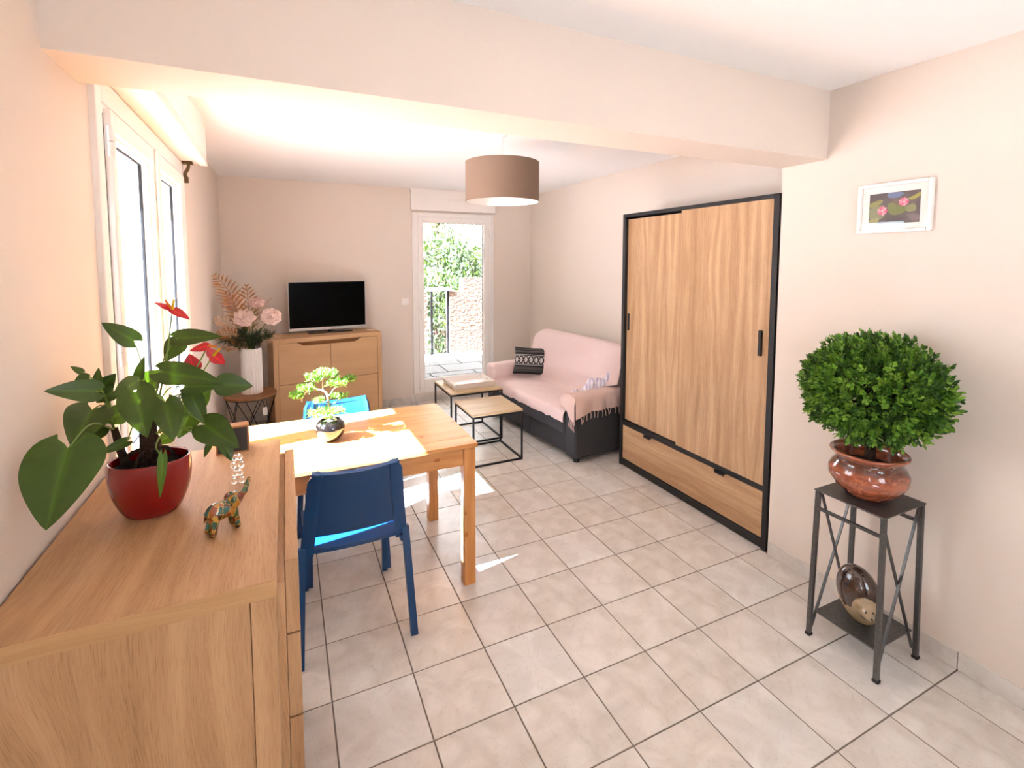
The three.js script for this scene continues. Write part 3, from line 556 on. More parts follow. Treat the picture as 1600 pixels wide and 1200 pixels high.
{ // patterned cushion
  const cvs = document.createElement('canvas'); cvs.width = 512; cvs.height = 400; const x = cvs.getContext('2d');
  x.fillStyle = '#1d1c1d'; x.fillRect(0, 0, 512, 400);
  x.fillStyle = '#8e8a88'; for (const [y, h] of [[60, 5], [74, 3], [300, 4], [318, 6], [338, 3]]) x.fillRect(0, y, 512, h);
  x.fillStyle = '#5b5958'; for (const [y, h] of [[28, 10], [352, 12]]) x.fillRect(0, y, 512, h);
  x.fillStyle = '#c9c5c2'; x.fillRect(0, 112, 512, 8); x.fillRect(0, 262, 512, 8); x.fillRect(0, 134, 512, 116);
  x.strokeStyle = '#1d1c1d'; x.lineWidth = 17;
  for (const s of [1, -1]) { x.beginPath(); for (let k = 0; k <= 16; k++) x.lineTo(k * 36 - 10, 192 + s * ((k % 4 < 2 ? k % 2 : 1 - (k % 2)) * 2 - 1) * 46 * (k % 2 ? 1 : 1)); x.stroke(); }
  x.fillStyle = '#c9c5c2';
  x.fillStyle = '#1d1c1d'; for (let k = 0; k < 8; k++) { x.fillRect(18 + k * 72, 138, 18, 10); x.fillRect(18 + k * 72, 238, 18, 10); }
  x.strokeStyle = '#4b4948'; x.lineWidth = 5; for (let k = 0; k < 8; k++) { const cx = 27 + k * 72; x.beginPath(); x.moveTo(cx - 16, 192); x.lineTo(cx, 172); x.lineTo(cx + 16, 192); x.lineTo(cx, 212); x.closePath(); x.stroke(); }
  const tex = new THREE.CanvasTexture(cvs); tex.colorSpace = THREE.SRGBColorSpace;
  const mat = std({ map: tex, roughness: 0.95, bumpMap: weaveBump, bumpScale: 0.001 });
  const c = thing('patterned_cushion', 'black cushion with a white zigzag band leaning on the sofa back', 'cushion', [2.215, 0.437, -3.0], -0.72);
  const W = 0.40, H = 0.29, halfT = (a, b) => 0.062 * Math.pow(Math.max(0, (1 - Math.pow(Math.abs(a), 3)) * (1 - Math.pow(Math.abs(b), 3))), 0.55);
  const face = (s) => { const g = new THREE.PlaneGeometry(W, H, 24, 20), p = g.attributes.position; for (let i = 0; i < p.count; i++) { const a = p.getX(i) / W * 2, b = p.getY(i) / H * 2; p.setXYZ(i, p.getX(i) * (1 - 0.06 * (1 - b * b) * Math.abs(a)), p.getY(i) * (1 - 0.05 * (1 - a * a) * Math.abs(b)), s * halfT(a, b)); } if (s < 0) { const ix = g.index.array; for (let i = 0; i < ix.length; i += 3) { const t = ix[i]; ix[i] = ix[i + 1]; ix[i + 1] = t; } } g.computeVertexNormals(); g.rotateX(-0.3); g.translate(0, H / 2 * 0.96 + 0.02, -0.02); return g; };
  part(c, 'front_panel', face(1), mat);
  part(c, 'back_panel', face(-1), M.black);
}
{ // lilac cloth bundle at the near end of the sofa
  const t = texture(256, 256, (u, v, o) => { const k = Math.sin(u * 75) > 0.35 ? 1 : 0, n = 10 * N2(u * 20, v * 20); o[0] = (k ? 208 : 238) + n; o[1] = (k ? 192 : 230) + n; o[2] = (k ? 214 : 234) + n; });
  const g = sheet((u, v) => {
    const a = v * Math.PI * 2, ax = lerp(0, 0.30, u), rr = lerp(0.022, 0.095, Math.pow(u, 0.8)) * (1 + 0.28 * Math.sin(a * 3 + u * 7) + 0.2 * N2(u * 4, Math.cos(a) * 2)), up = Math.max(0, Math.sin(a));
    return V(ax + 0.01 * Math.sin(a * 2 + u * 6), Math.max(0.004, rr * 0.4 + rr * Math.sin(a) * (0.9 + 0.5 * u) + 0.09 * u * u + up * 0.03 * Math.sin(u * 14)), rr * Math.cos(a) * 1.1);
  }, 40, 36, 0.004, [1, 1]);
  single('folded_scarf', g, std({ map: t, roughness: 0.95, bumpMap: clothBump, bumpScale: 0.002 }), 'crumpled lilac and white striped scarf on the sofa next to the wardrobe', 'scarf', [2.145, 0.434, -2.075], -0.22);
}
{ // nesting coffee tables and tray
  const table = (name, label, x0, x1, z0, z1, H, low) => {
    const t = thing(name, label, 'coffee table', [(x0 + x1) / 2, 0, (z0 + z1) / 2], 0, 'nesting coffee tables'), w = (x1 - x0) / 2, d = (z1 - z0) / 2, b = 0.014;
    part(t, 'tabletop', box(-w, w, H - 0.017, H, -d, d, { r: 0.003, grain: 'x', off: [low, low * 0.4], seg: 1 }), M.coffeeOak);
    for (const sx of [-1, 1]) for (const sz of [-1, 1]) part(t, 'leg', box(sx * (w - b / 2) - b / 2, sx * (w - b / 2) + b / 2, 0, H - 0.018, sz * (d - b / 2) - b / 2, sz * (d - b / 2) + b / 2, { r: 0.001, seg: 1 }), M.blackMetal);
    for (const s of [-1, 1]) { part(t, 'frame_bar', box(-w + b, w - b, H - 0.018 - b, H - 0.018, s * (d - b / 2) - b / 2, s * (d - b / 2) + b / 2), M.blackMetal); part(t, 'frame_bar', box(s * (w - b / 2) - b / 2, s * (w - b / 2) + b / 2, H - 0.018 - b, H - 0.018, -d + b, d - b), M.blackMetal); }
    for (const s of [-1, 1]) part(t, 'floor_bar', box(-w + b, w - b, 0, b, s * (d - b / 2) - b / 2, s * (d - b / 2) + b / 2), M.blackMetal);
    part(t, 'floor_bar', box(w - b, w, 0, b, -d + b, d - b), M.blackMetal);
  };
  table('coffee_table', 'larger nesting coffee table carrying the white tray', 1.178, 1.682, -3.06, -2.545, 0.482, 0.2);
  table('coffee_table', 'smaller empty nesting coffee table in front of the one with the tray', 1.198, 1.640, -2.49, -2.03, 0.43, 0.9);
  const y = thing('serving_tray', 'white wooden serving tray on the larger coffee table', 'tray', [1.435, 0.482, -2.80], 0.02);
  const mt = std({ color: '#ece2d9', roughness: 0.5, bumpMap: oakMap, bumpScale: 0.0004 });
  part(y, 'base', box(-0.18, 0.18, 0.001, 0.008, -0.15, 0.15, { r: 0.003, grain: 'x' }), mt);
  const wall = (x0, z0, x1, z1, ox, oz) => sheet((u, v) => V(lerp(x0, x1, u) + ox * v * 0.024, 0.003 + v * 0.05, lerp(z0, z1, u) + oz * v * 0.024), 1, 1, 0.008, [0.4, 0.06]);
  part(y, 'side', wall(-0.19, 0.15, 0.19, 0.15, 0, 1), mt); part(y, 'side', wall(0.19, -0.15, -0.19, -0.15, 0, -1), mt);
  for (const s of [-1, 1]) { const e = part(y, 'end', merge([wall(s * 0.18, -0.16, s * 0.18, -0.045, s, 0), wall(s * 0.18, 0.045, s * 0.18, 0.16, s, 0), sheet((u, v) => V(s * (0.18 + (0.62 + v * 0.38) * 0.024), 0.003 + (0.74 + v * 0.26) * 0.05, lerp(-0.046, 0.046, u)), 1, 1, 0.008), sheet((u, v) => V(s * (0.18 + v * 0.4 * 0.024), 0.003 + v * 0.45 * 0.05, lerp(-0.046, 0.046, u)), 1, 1, 0.008)]), mt); void e; }
  single('paper_sheet', box(-0.12, 0.12, 0, 0.0012, -0.085, 0.085), std({ color: '#f2f3f6', roughness: 0.5 }), 'white sheet of paper lying in the serving tray', 'paper', [1.445, 0.4905, -2.80], 0.1);
}
{ // television cabinet, turned a little out of the corner
  const P = [-0.24, 0, -3.47], A = 0.165;
  const c = thing('television_cabinet', 'light oak four-door cabinet under the television', 'cabinet', P, A), W = 1.03, D = 0.36, H = 0.92;
  part(c, 'top', box(0, W, H - 0.042, H, -D, 0, { r: 0.002, grain: 'x', seg: 1 }), M.cabinetOak);
  for (const x of [0, W - 0.042]) part(c, 'side', box(x, x + 0.042, 0, H - 0.0425, -D, 0, { r: 0.002, grain: 'y', seg: 1 }), M.cabinetOak);
  part(c, 'back', box(0.042, W - 0.042, 0.04, H - 0.043, -D, -D + 0.01, { grain: 'x' }), M.oakDark);
  part(c, 'shelf', box(0.042, W - 0.042, 0.04, 0.06, -D + 0.01, -0.025, { grain: 'x' }), M.oakDark);
  part(c, 'inner_panel', box(0.042, W - 0.042, 0.78, H - 0.043, -0.075, -0.06, { grain: 'x' }), M.oakDark);
  const m = W / 2, x0 = 0.045, top = H - 0.046, mid = 0.482;
  const door = (pts, off) => { const g = new THREE.ExtrudeGeometry(new THREE.Shape(pts.map(([x, y]) => new THREE.Vector2(x, y))), { depth: 0.018, bevelEnabled: true, bevelSize: 0.001, bevelThickness: 0.001, bevelSegments: 1 }); g.translate(0, 0, -0.022); part(c, 'door', uvBox(g, 'x', off), M.cabinetOak); };
  door([[x0, mid + 0.0035], [m - 0.0032, mid + 0.0035], [m - 0.0032, top - 0.036], [m - 0.245, top - 0.036], [m - 0.305, top], [x0, top]], [0.3, 0.2]);
  door([[m + 0.0032, mid + 0.0035], [W - x0, mid + 0.0035], [W - x0, top], [m + 0.305, top], [m + 0.245, top - 0.036], [m + 0.0032, top - 0.036]], [0.8, 0.7]);
  door([[x0, 0.062], [m - 0.0032, 0.062], [m - 0.0032, mid - 0.0035], [x0, mid - 0.0035]], [1.1, 0.1]);
  door([[m + 0.0032, 0.062], [W - x0, 0.062], [W - x0, mid - 0.0035], [m + 0.0032, mid - 0.0035]], [1.7, 0.4]);
  const t = thing('television', 'flat black television with a silver lower edge on the oak cabinet', 'television', [0.275, 0.92, -3.80], 0.10);
  part(t, 'housing', box(-0.374, 0.374, 0.032, 0.522, -0.045, 0, { r: 0.006 }), M.black);
  const bz = part(t, 'bezel', rails(inX, -0.377, 0.377, 0.028, 0.525, 0.007, 0.03, 0.006, -0.02, 0.004), M.silver);
  part(t, 'screen', box(-0.37, 0.37, 0.058, 0.519, 0.0002, 0.0022), M.screen);
  part(bz, 'logo', box(-0.028, 0.028, 0.039, 0.046, 0.004, 0.0052), std({ color: '#f2f0ee', roughness: 0.3 }));
  const nk = new THREE.CylinderGeometry(0.018, 0.022, 0.04, 18); nk.translate(0.02, 0.03, -0.022);
  part(t, 'neck', nk, M.black);
  part(t, 'stand', box(-0.205, 0.225, 0.0005, 0.014, -0.09, 0.06, { r: 0.005 }), M.blackGloss);
  single('white_card', box(-0.035, 0.035, 0, 0.004, -0.02, 0.02, { r: 0.001 }), M.white, 'small white card on the right end of the oak cabinet', 'card', [0.685, 0.9205, -3.80], 0.16);
}
const PEB = new THREE.SphereGeometry(1, 8, 6), DROP = smoothLathe([[0.0005, 0], [0.006, 0.003], [0.0088, 0.009], [0.006, 0.016], [0.0005, 0.0225]], 10, 12);

// ---------------------------------------------------------------- pendant, picture
{
  const p = thing('pendant_lamp', 'brown fabric drum pendant lamp hanging from the ceiling', 'lamp', [1.176, 0, -1.40]), r = 0.238, y0 = 2.035, y1 = 2.285;
  const sh = part(p, 'shade', lathe([[r - 0.002, y0], [r, y0], [r + 0.0008, y0 + 0.006], [r, y0 + 0.008], [r, y1 - 0.008], [r + 0.0008, y1 - 0.006], [r, y1], [r - 0.002, y1]], 96), M.shade);
  part(sh, 'lining', lathe([[r - 0.0022, y0], [r - 0.003, y0 + 0.004], [r - 0.003, y1 - 0.004], [r - 0.0022, y1]], 96), M.shadeIn);
  const wires = [0, 1, 2].map((k) => { const a = k * 2.094; return tube([V(0.02 * Math.cos(a), y1 - 0.03, 0.02 * Math.sin(a)), V(0.13 * Math.cos(a), y1 - 0.012, 0.13 * Math.sin(a)), V((r - 0.003) * Math.cos(a), y1 - 0.004, (r - 0.003) * Math.sin(a))], 0.0018, 10, 5); });
  part(sh, 'spider', merge([...wires, new THREE.TorusGeometry(0.02, 0.003, 6, 20).rotateX(Math.PI / 2).translate(0, y1 - 0.03, 0)]), M.white);
  const so = part(p, 'socket', lathe([[0, y1 - 0.09], [0.018, y1 - 0.09], [0.02, y1 - 0.05], [0.02, y1 - 0.02], [0.008, y1], [0.004, y1 + 0.015], [0, y1 + 0.016]], 24), M.white);
  part(so, 'bulb', smoothLathe([[0.001, y1 - 0.2], [0.02, y1 - 0.193], [0.031, y1 - 0.165], [0.026, y1 - 0.13], [0.014, y1 - 0.1], [0.013, y1 - 0.09]], 28, 24), M.shadeIn);
  part(p, 'cord', new THREE.CylinderGeometry(0.003, 0.003, CEIL - 0.03 - y1, 8).translate(0, (CEIL - 0.03 + y1) / 2, 0), M.white);
  part(p, 'ceiling_rose', lathe([[0, CEIL - 0.035], [0.02, CEIL - 0.035], [0.04, CEIL - 0.02], [0.045, CEIL - 0.001], [0, CEIL - 0.001]], 28), M.white);
}
{
  const cvs = document.createElement('canvas'); cvs.width = 512; cvs.height = 360; const x = cvs.getContext('2d');
  x.fillStyle = '#4a4247'; x.fillRect(0, 0, 512, 360);
  const blob = (c, pts) => { x.fillStyle = c; x.beginPath(); x.moveTo(...pts[0]); for (let i = 1; i < pts.length; i++) { const [a, b] = pts[i], [p, q] = pts[(i + 1) % pts.length]; x.quadraticCurveTo(a, b, (a + p) / 2, (b + q) / 2); } x.closePath(); x.fill(); };
  blob('#3b3338', [[0, 0], [260, 0], [200, 60], [90, 90], [0, 80]]); blob('#6c80a8', [[190, 0], [360, 0], [340, 50], [250, 75], [180, 50]]);
  blob('#393236', [[380, 0], [512, 0], [512, 50], [430, 70]]); blob('#8b8c4a', [[0, 110], [130, 60], [150, 100], [60, 160], [0, 160]]);
  blob('#7e8560', [[0, 175], [120, 120], [180, 170], [170, 290], [60, 310], [0, 300]]); blob('#9b9a63', [[0, 310], [90, 270], [120, 300], [80, 360], [0, 360]]);
  blob('#6f7b3d', [[190, 130], [260, 100], [380, 150], [390, 220], [300, 270], [200, 250]]); blob('#8a8f5c', [[370, 180], [440, 130], [480, 190], [470, 240], [380, 240]]);
  blob('#5b4a3f', [[240, 90], [320, 70], [330, 130], [280, 170]]); blob('#a3a43a', [[380, 90], [450, 60], [512, 20], [512, 70], [440, 110]]);
  blob('#3a3236', [[180, 290], [300, 270], [380, 300], [330, 360], [180, 360]]); blob('#70656b', [[380, 260], [512, 250], [512, 350], [420, 330]]);
  const lily = (cx, cy, s) => { for (let k = 0; k < 9; k++) { const a = k / 9 * 6.283; x.fillStyle = ['#e2507c', '#f07f9e', '#f6a9b9'][k % 3]; x.save(); x.translate(cx, cy); x.rotate(a); x.beginPath(); x.ellipse(s * 0.55, 0, s * 0.55, s * 0.26, 0, 0, 6.3); x.fill(); x.restore(); } x.fillStyle = '#f8c9c4'; x.beginPath(); x.arc(cx, cy, s * 0.22, 0, 6.3); x.fill(); };
  lily(140, 205, 52); lily(352, 120, 48);
  const tex = new THREE.CanvasTexture(cvs); tex.colorSpace = THREE.SRGBColorSpace;
  const p = thing('framed_picture', 'small white framed picture of pink water lilies on the right wall', 'picture', [XR, 1.888, 0.288], -Math.PI / 2);   // local +z looks into the room
  part(p, 'frame', rails(inX, -0.145, 0.145, -0.11, 0.11, 0.016, 0.016, 0.016, 0.0005, 0.022), M.white);
  part(p, 'mat_board', box(-0.13, 0.13, -0.095, 0.095, 0.004, 0.008), M.whiteMatt);
  part(p, 'print', new THREE.PlaneGeometry(0.198, 0.136).translate(0, -0.002, 0.0086), std({ map: tex, roughness: 0.6 }));
  part(p, 'pane', box(-0.129, 0.129, -0.094, 0.094, 0.012, 0.0125), M.glass);
}
// ---------------------------------------------------------------- plant stand, topiary, hedgehog
{
  const s = thing('plant_stand', 'grey metal plant stand with crossed braces against the right wall', 'plant stand', [2.085, 0, 0.37]);
  const H = 0.668, fx = 0.139, fz = 0.137, tx = 0.131, tz = 0.128, b = 0.017, at = (sx, sz, k) => V(sx * lerp(fx, tx, k), k * (H - 0.006), sz * lerp(fz, tz, k));
  part(s, 'top_plate', box(-0.146, 0.146, H - 0.006, H, -0.139, 0.139, { r: 0.002, seg: 1 }), M.steel);
  part(s, 'shelf', box(-0.128, 0.128, 0.112, 0.118, -0.124, 0.124, { r: 0.001, seg: 1 }), M.steel);
  for (const sx of [-1, 1]) for (const sz of [-1, 1]) {
    const lg = part(s, 'leg', bar(at(sx, sz, 0.012), at(sx, sz, 1), b), M.steel);
    part(lg, 'foot', box(sx * fx - 0.0115, sx * fx + 0.0115, 0, 0.012, sz * fz - 0.0115, sz * fz + 0.0115, { r: 0.002, seg: 1 }), M.black);
  }
  for (const sz of [-1, 1]) {
    const z = (k) => sz * (lerp(fz, tz, k) - 0.004);
    part(s, 'cross_brace', bar(V(-0.13, 0.04, z(0.05)), V(0.122, H - 0.02, z(1)), 0.010, 0.006, V(0, 0, 1)), M.steel);
    part(s, 'cross_brace', bar(V(0.13, 0.04, z(0.05) - sz * 0.007), V(-0.122, H - 0.02, z(1) - sz * 0.007), 0.010, 0.006, V(0, 0, 1)), M.steel);
    part(s, 'lower_rail', bar(V(-fx, 0.028, sz * fz), V(fx, 0.028, sz * fz), 0.014), M.steel);
    part(s, 'shelf_rail', bar(V(-0.13, 0.106, sz * 0.128), V(0.13, 0.106, sz * 0.128), 0.01), M.steel);
  }
  for (const sx of [-1, 1]) part(s, 'upper_rail', bar(V(sx * 0.134, 0.585, -0.128), V(sx * 0.134, 0.585, 0.128), 0.012), M.steel);

  const t = thing('topiary', 'round clipped box topiary in a glazed copper-brown pot', 'potted plant', [2.078, H, 0.366]);
  const prof = [[0.001, 0.001], [0.07, 0.001], [0.078, 0.006], [0.085, 0.016], [0.118, 0.045], [0.143, 0.085], [0.141, 0.118], [0.127, 0.142], [0.121, 0.15], [0.119, 0.166], [0.128, 0.179], [0.139, 0.186], [0.140, 0.193], [0.133, 0.197], [0.122, 0.192], [0.112, 0.17], [0.112, 0.13], [0.1, 0.12], [0.001, 0.12]];
  const pg = lathe(prof.map((p) => p), 72);
  colorize(pg, (x, y, z, c) => c.set(y > 0.141 && y < 0.172 && Math.hypot(x, z) > 0.115 ? '#8d8064' : y < 0.012 ? '#6f4c3c' : '#ffffff'));
  part(t, 'pot', pg, phys({ map: (() => { const k = streakMap.clone(); k.repeat.set(3, 1); return k; })(), vertexColors: true, roughness: 0.14, clearcoat: 1, clearcoatRoughness: 0.04 }));
  part(t, 'soil', new THREE.CylinderGeometry(0.111, 0.111, 0.01, 40).translate(0, 0.126, 0), M.soil);
  part(t, 'trunk', taper([V(0, 0.12, 0), V(0.004, 0.2, 0.003), V(-0.003, 0.28, 0), V(0, 0.4, 0)], 0.021, 0.018, 14, 10), M.bark);
  const sprig = [], lf = (l, w) => { const g = new THREE.BufferGeometry(); g.setAttribute('position', new THREE.Float32BufferAttribute([0, 0, 0, -w, l * 0.5, 0.001, w, l * 0.5, 0.001, -w * 0.75, l * 0.82, -0.0006, w * 0.75, l * 0.82, -0.0006, 0, l, -0.002], 3)); g.setIndex([0, 2, 1, 1, 2, 4, 1, 4, 3, 3, 4, 5]); return g.toNonIndexed(); };
  for (let k = 0; k < 8; k++) { const a = k * 2.4, g = lf(0.018, 0.0046); g.rotateX(lerp(1.2, 0.35, k / 7)); g.rotateY(a); g.translate(0, k * 0.0042, 0); sprig.push(g); }
  const sg = mergeGeometries(sprig); sg.computeVertexNormals();
  const n = 2700, im = new THREE.InstancedMesh(sg, std({ color: '#ffffff', roughness: 0.5 }), n), r = rng(77), m = new THREE.Matrix4(), q = new THREE.Quaternion(), c = new THREE.Color(), Y = V(0, 1, 0);
  for (let i = 0; i < n; i++) {
    const u = 2 * r() - 1, a = r() * 6.283, d = V(Math.sqrt(1 - u * u) * Math.cos(a), u, Math.sqrt(1 - u * u) * Math.sin(a)), k = lerp(0.62, 1.05, Math.pow(r(), 0.7)) * (1 + 0.035 * N3(d.x * 3, d.y * 3, d.z * 3));
    const p = V(d.x * 0.208 * k, 0.455 + d.y * 0.196 * k, d.z * 0.232 * k);
    q.setFromUnitVectors(Y, d.clone().add(V((r() - 0.5) * 1.1, (r() - 0.3) * 0.9, (r() - 0.5) * 1.1)).normalize());
    const s2 = 0.85 + 0.5 * r(); m.compose(p, q, V(s2, s2, s2)); im.setMatrixAt(i, m);
    c.set(['#35600d', '#4a7a17', '#2a4f0a', '#5f8f20', '#7ba834'][Math.floor(r() * 5)]).multiplyScalar(0.85 + 0.3 * r()); im.setColorAt(i, c);
  }
  im.name = 'foliage'; im.userData.kind = 'stuff'; im.castShadow = im.receiveShadow = true; t.add(im);
  const tw = []; for (let i = 0; i < 60; i++) { const u = 2 * r() - 1, a = r() * 6.283, d = V(Math.sqrt(1 - u * u) * Math.cos(a), u, Math.sqrt(1 - u * u) * Math.sin(a)); tw.push(tube([V(0, 0.38, 0), V(d.x * 0.1, 0.44 + d.y * 0.09, d.z * 0.1), V(d.x * 0.19, 0.455 + d.y * 0.18, d.z * 0.2)], 0.003, 6, 4)); }
  part(t, 'twigs', merge(tw), M.bark);

  const h = thing('hedgehog_figurine', 'glossy brown and beige ceramic hedgehog on the lower shelf of the plant stand', 'figurine', [2.065, 0.118, 0.365], 0.15);
  // egg-shaped body standing on its narrow side, nose towards the room
  const body = (x, y, z) => {
    const ca = Math.cos(0.28), sa = Math.sin(0.28), yy = y - 0.118, u = z * ca + yy * sa, w = -z * sa + yy * ca;
    let d = ellip(x, w, u, [0, 0, 0], [0.066, 0.121, 0.083]);
    d = smin(d, ellip(x, y, z, [-0.05, 0.086, 0.052], [0.026, 0.024, 0.024]), 0.02);
    d = smin(d, ellip(x, y, z, [-0.066, 0.078, 0.067], [0.012, 0.011, 0.012]), 0.016);
    d = smin(d, ellip(x, y, z, [-0.062, 0.112, 0.026], [0.008, 0.013, 0.011]), 0.006);
    return Math.max(d, 0.0005 - y);
  };
  const hg = sdfMesh(body, [0, 0.12, 0], 0.27, 84);
  const isFace = (x, y, z) => Math.hypot(x + 0.058, y - 0.092, z - 0.05) < 0.052;
  colorize(hg, (x, y, z, col) => { const line = 0.088 - 0.25 * z + 0.016 * Math.sin(z * 60) + 0.01 * N3(x * 30, y * 30, z * 30), face = isFace(x, y, z); col.set('#a58f6e').lerp(new THREE.Color('#38231a'), face ? 0 : smoothstep(y, line - 0.003, line + 0.004)); if (!face && y > line + 0.01) col.lerp(new THREE.Color('#5d4230'), 0.5 * clamp(N3(x * 55, y * 18, z * 55), 0, 1)); });
  const hb = part(h, 'body', hg, phys({ vertexColors: true, roughness: 0.18, clearcoat: 1, clearcoatRoughness: 0.04 }));
  for (const [x, y, z] of [[-0.0745, 0.099, 0.054], [-0.056, 0.1005, 0.0735]]) part(hb, 'eye', new THREE.SphereGeometry(0.0045, 12, 10).translate(x, y, z), M.blackGloss);
  part(hb, 'nose', new THREE.SphereGeometry(0.005, 12, 10).translate(-0.0745, 0.082, 0.0755), M.blackGloss);
}
// ---------------------------------------------------------------- bonsai on the dining table
function needles(list, r, len, wid, count) {            // tufts of flat needles at the listed points
  const P = [];
  for (const [c, up] of list) for (let k = 0; k < count; k++) {
    const d = V(r() - 0.5, r() - 0.35, r() - 0.5).normalize().addScaledVector(up, 0.5).normalize(), s = V(r() - 0.5, r() - 0.5, r() - 0.5).cross(d).normalize(), l = len * (0.7 + 0.6 * r());
    const a = c.clone().addScaledVector(s, wid), b = c.clone().addScaledVector(s, -wid), m = c.clone().addScaledVector(d, l * 0.6), e = c.clone().addScaledVector(d, l);
    const m1 = m.clone().addScaledVector(s, wid * 1.2), m2 = m.clone().addScaledVector(s, -wid * 1.2);
    P.push(a, m1, b, b, m1, m2, m2, m1, e);
  }
  const g = new THREE.BufferGeometry(); g.setAttribute('position', new THREE.Float32BufferAttribute(P.flatMap((p) => [p.x, p.y, p.z]), 3)); g.computeVertexNormals();
  return g;
}
{
  const b = thing('bonsai', 'small light green bonsai in a round shiny black pot on the dining table', 'bonsai', [0.072, 0.742, -1.049], -0.44);
  part(b, 'pot', smoothLathe([[0.001, 0.0015], [0.03, 0.0015], [0.04, 0.008], [0.062, 0.03], [0.073, 0.062], [0.066, 0.092], [0.048, 0.110], [0.042, 0.108], [0.046, 0.096]], 64, 50), M.blackGloss);
  part(b, 'soil', new THREE.CylinderGeometry(0.046, 0.046, 0.006, 32).translate(0, 0.096, 0), M.soil);
  const r = rng(19);
  for (let i = 0; i < 26; i++) { const a = r() * 6.28, d = 0.04 * Math.sqrt(r()), p = part(b, 'pebble', PEB, M.pebble); p.position.set(d * Math.cos(a), 0.101, d * Math.sin(a)); p.scale.set(0.006 + 0.004 * r(), 0.004, 0.006 + 0.003 * r()); p.rotation.y = r() * 6; }
  const S = 0.000377, at = (zx, zy, dz = 0) => V((zx - 645) * S, 0.108 + (830 - zy) * S, dz);
  part(b, 'trunk', taper([at(625, 835), at(632, 700), at(622, 560), at(598, 470), at(535, 428), at(435, 420), at(330, 440)], 0.0085, 0.003, 30, 8), M.bonsaiTrunk);
  for (const pts of [[[620, 510, 0], [680, 460, 0.01], [705, 410, 0.015], [790, 370, 0.015]], [[560, 435, 0], [552, 360, 0], [560, 290, 0], [600, 240, 0]], [[628, 640, 0], [720, 600, -0.02], [760, 540, -0.03]], [[625, 600, 0], [560, 570, 0.02], [520, 560, 0.025]], [[632, 740, 0], [560, 710, 0.03], [480, 730, 0.035]], [[632, 740, 0], [720, 700, 0.03], [790, 700, 0.03]], [[340, 440, 0], [280, 520, 0], [268, 595, 0]], [[560, 290, 0], [460, 300, 0], [380, 330, 0]], [[790, 370, 0.015], [880, 310, 0], [930, 290, 0]]])
    part(b, 'branch', taper(pts.map((p) => at(...p)), 0.0038, 0.0016, 12, 6), M.bonsaiTrunk);
  for (const [cx, cy, rx, ry, dz, n] of [[200, 505, 80, 50, 0, 34], [330, 405, 120, 60, 0, 46], [440, 270, 105, 75, 0, 50], [600, 205, 150, 65, 0, 60], [760, 330, 130, 65, 0.012, 50], [920, 280, 80, 50, 0, 34], [600, 715, 200, 70, 0.03, 66], [740, 690, 120, 60, 0.03, 34], [525, 560, 60, 38, 0.025, 20], [740, 535, 115, 45, -0.03, 30]]) {
    const list = []; for (let i = 0; i < n; i++) { const a = r() * 6.28, d = Math.sqrt(r()), c = at(cx, cy, dz); c.x += Math.cos(a) * d * rx * S; c.z += Math.sin(a) * d * rx * S * 0.75; c.y += (r() - 0.5) * ry * 1.5 * S * (1 - d * 0.5); list.push([c, V(0, 0.9, 0)]); }
    part(b, 'foliage', needles(list, r, 0.019, 0.0019, 14), M.bonsaiGreen);
  }
}
// ---------------------------------------------------------------- round wire table, vase and dried bouquet
const VP = [-0.405, 0.502, -3.235];
{
  const t = thing('wire_side_table', 'round wooden side table on a black wire basket base in the corner', 'side table', [-0.42, 0, -3.235]);
  part(t, 'tabletop', lathe([[0, 0.478], [0.2, 0.478], [0.207, 0.484], [0.207, 0.496], [0.203, 0.502], [0, 0.502]], 56), M.brownWood);
  for (const [r, y] of [[0.196, 0.474], [0.165, 0.006]]) part(t, 'ring', new THREE.TorusGeometry(r, 0.004, 6, 56).rotateX(Math.PI / 2).translate(0, y, 0), M.blackMetal);
  for (let k = 0; k < 6; k++) for (const s of [-1, 1]) { const a = k / 6 * 6.283, e = a + s * 1.15; part(t, 'wire', tube([0, 0.33, 0.66, 1].map((f) => { const b = lerp(a, e, f), r = lerp(0.196, 0.165, f) - 0.03 * Math.sin(f * 3.14); return V(r * Math.cos(b), lerp(0.474, 0.006, f), r * Math.sin(b)); }), 0.0032, 16, 5), M.blackMetal); }
  part(t, 'price_tag', box(0.095, 0.13, 0.33, 0.40, 0.145, 0.146), M.white);

  const v = thing('ribbed_vase', 'tall white ribbed cylinder vase holding the dried bouquet', 'vase', VP), n = 22, sh = [];
  for (let i = 0; i < n * 4; i++) { const a = i / (n * 4) * 6.283, r = 0.071 + 0.009 * [0, 1, 1, 0][i % 4]; sh.push(new THREE.Vector2(r * Math.cos(a), r * Math.sin(a))); }
  const shape = new THREE.Shape(sh), hole = new THREE.Path(); hole.absarc(0, 0, 0.066, 0, 6.2832, true); shape.holes.push(hole);
  part(v, 'body', new THREE.ExtrudeGeometry(shape, { depth: 0.385, bevelEnabled: true, bevelSize: 0.003, bevelThickness: 0.004, bevelSegments: 2, curveSegments: 40 }).rotateX(-Math.PI / 2).translate(0, 0.0055, 0), M.porcelain);
  part(v, 'base', new THREE.CylinderGeometry(0.07, 0.07, 0.008, 40).translate(0, 0.0045, 0), M.porcelain);
}
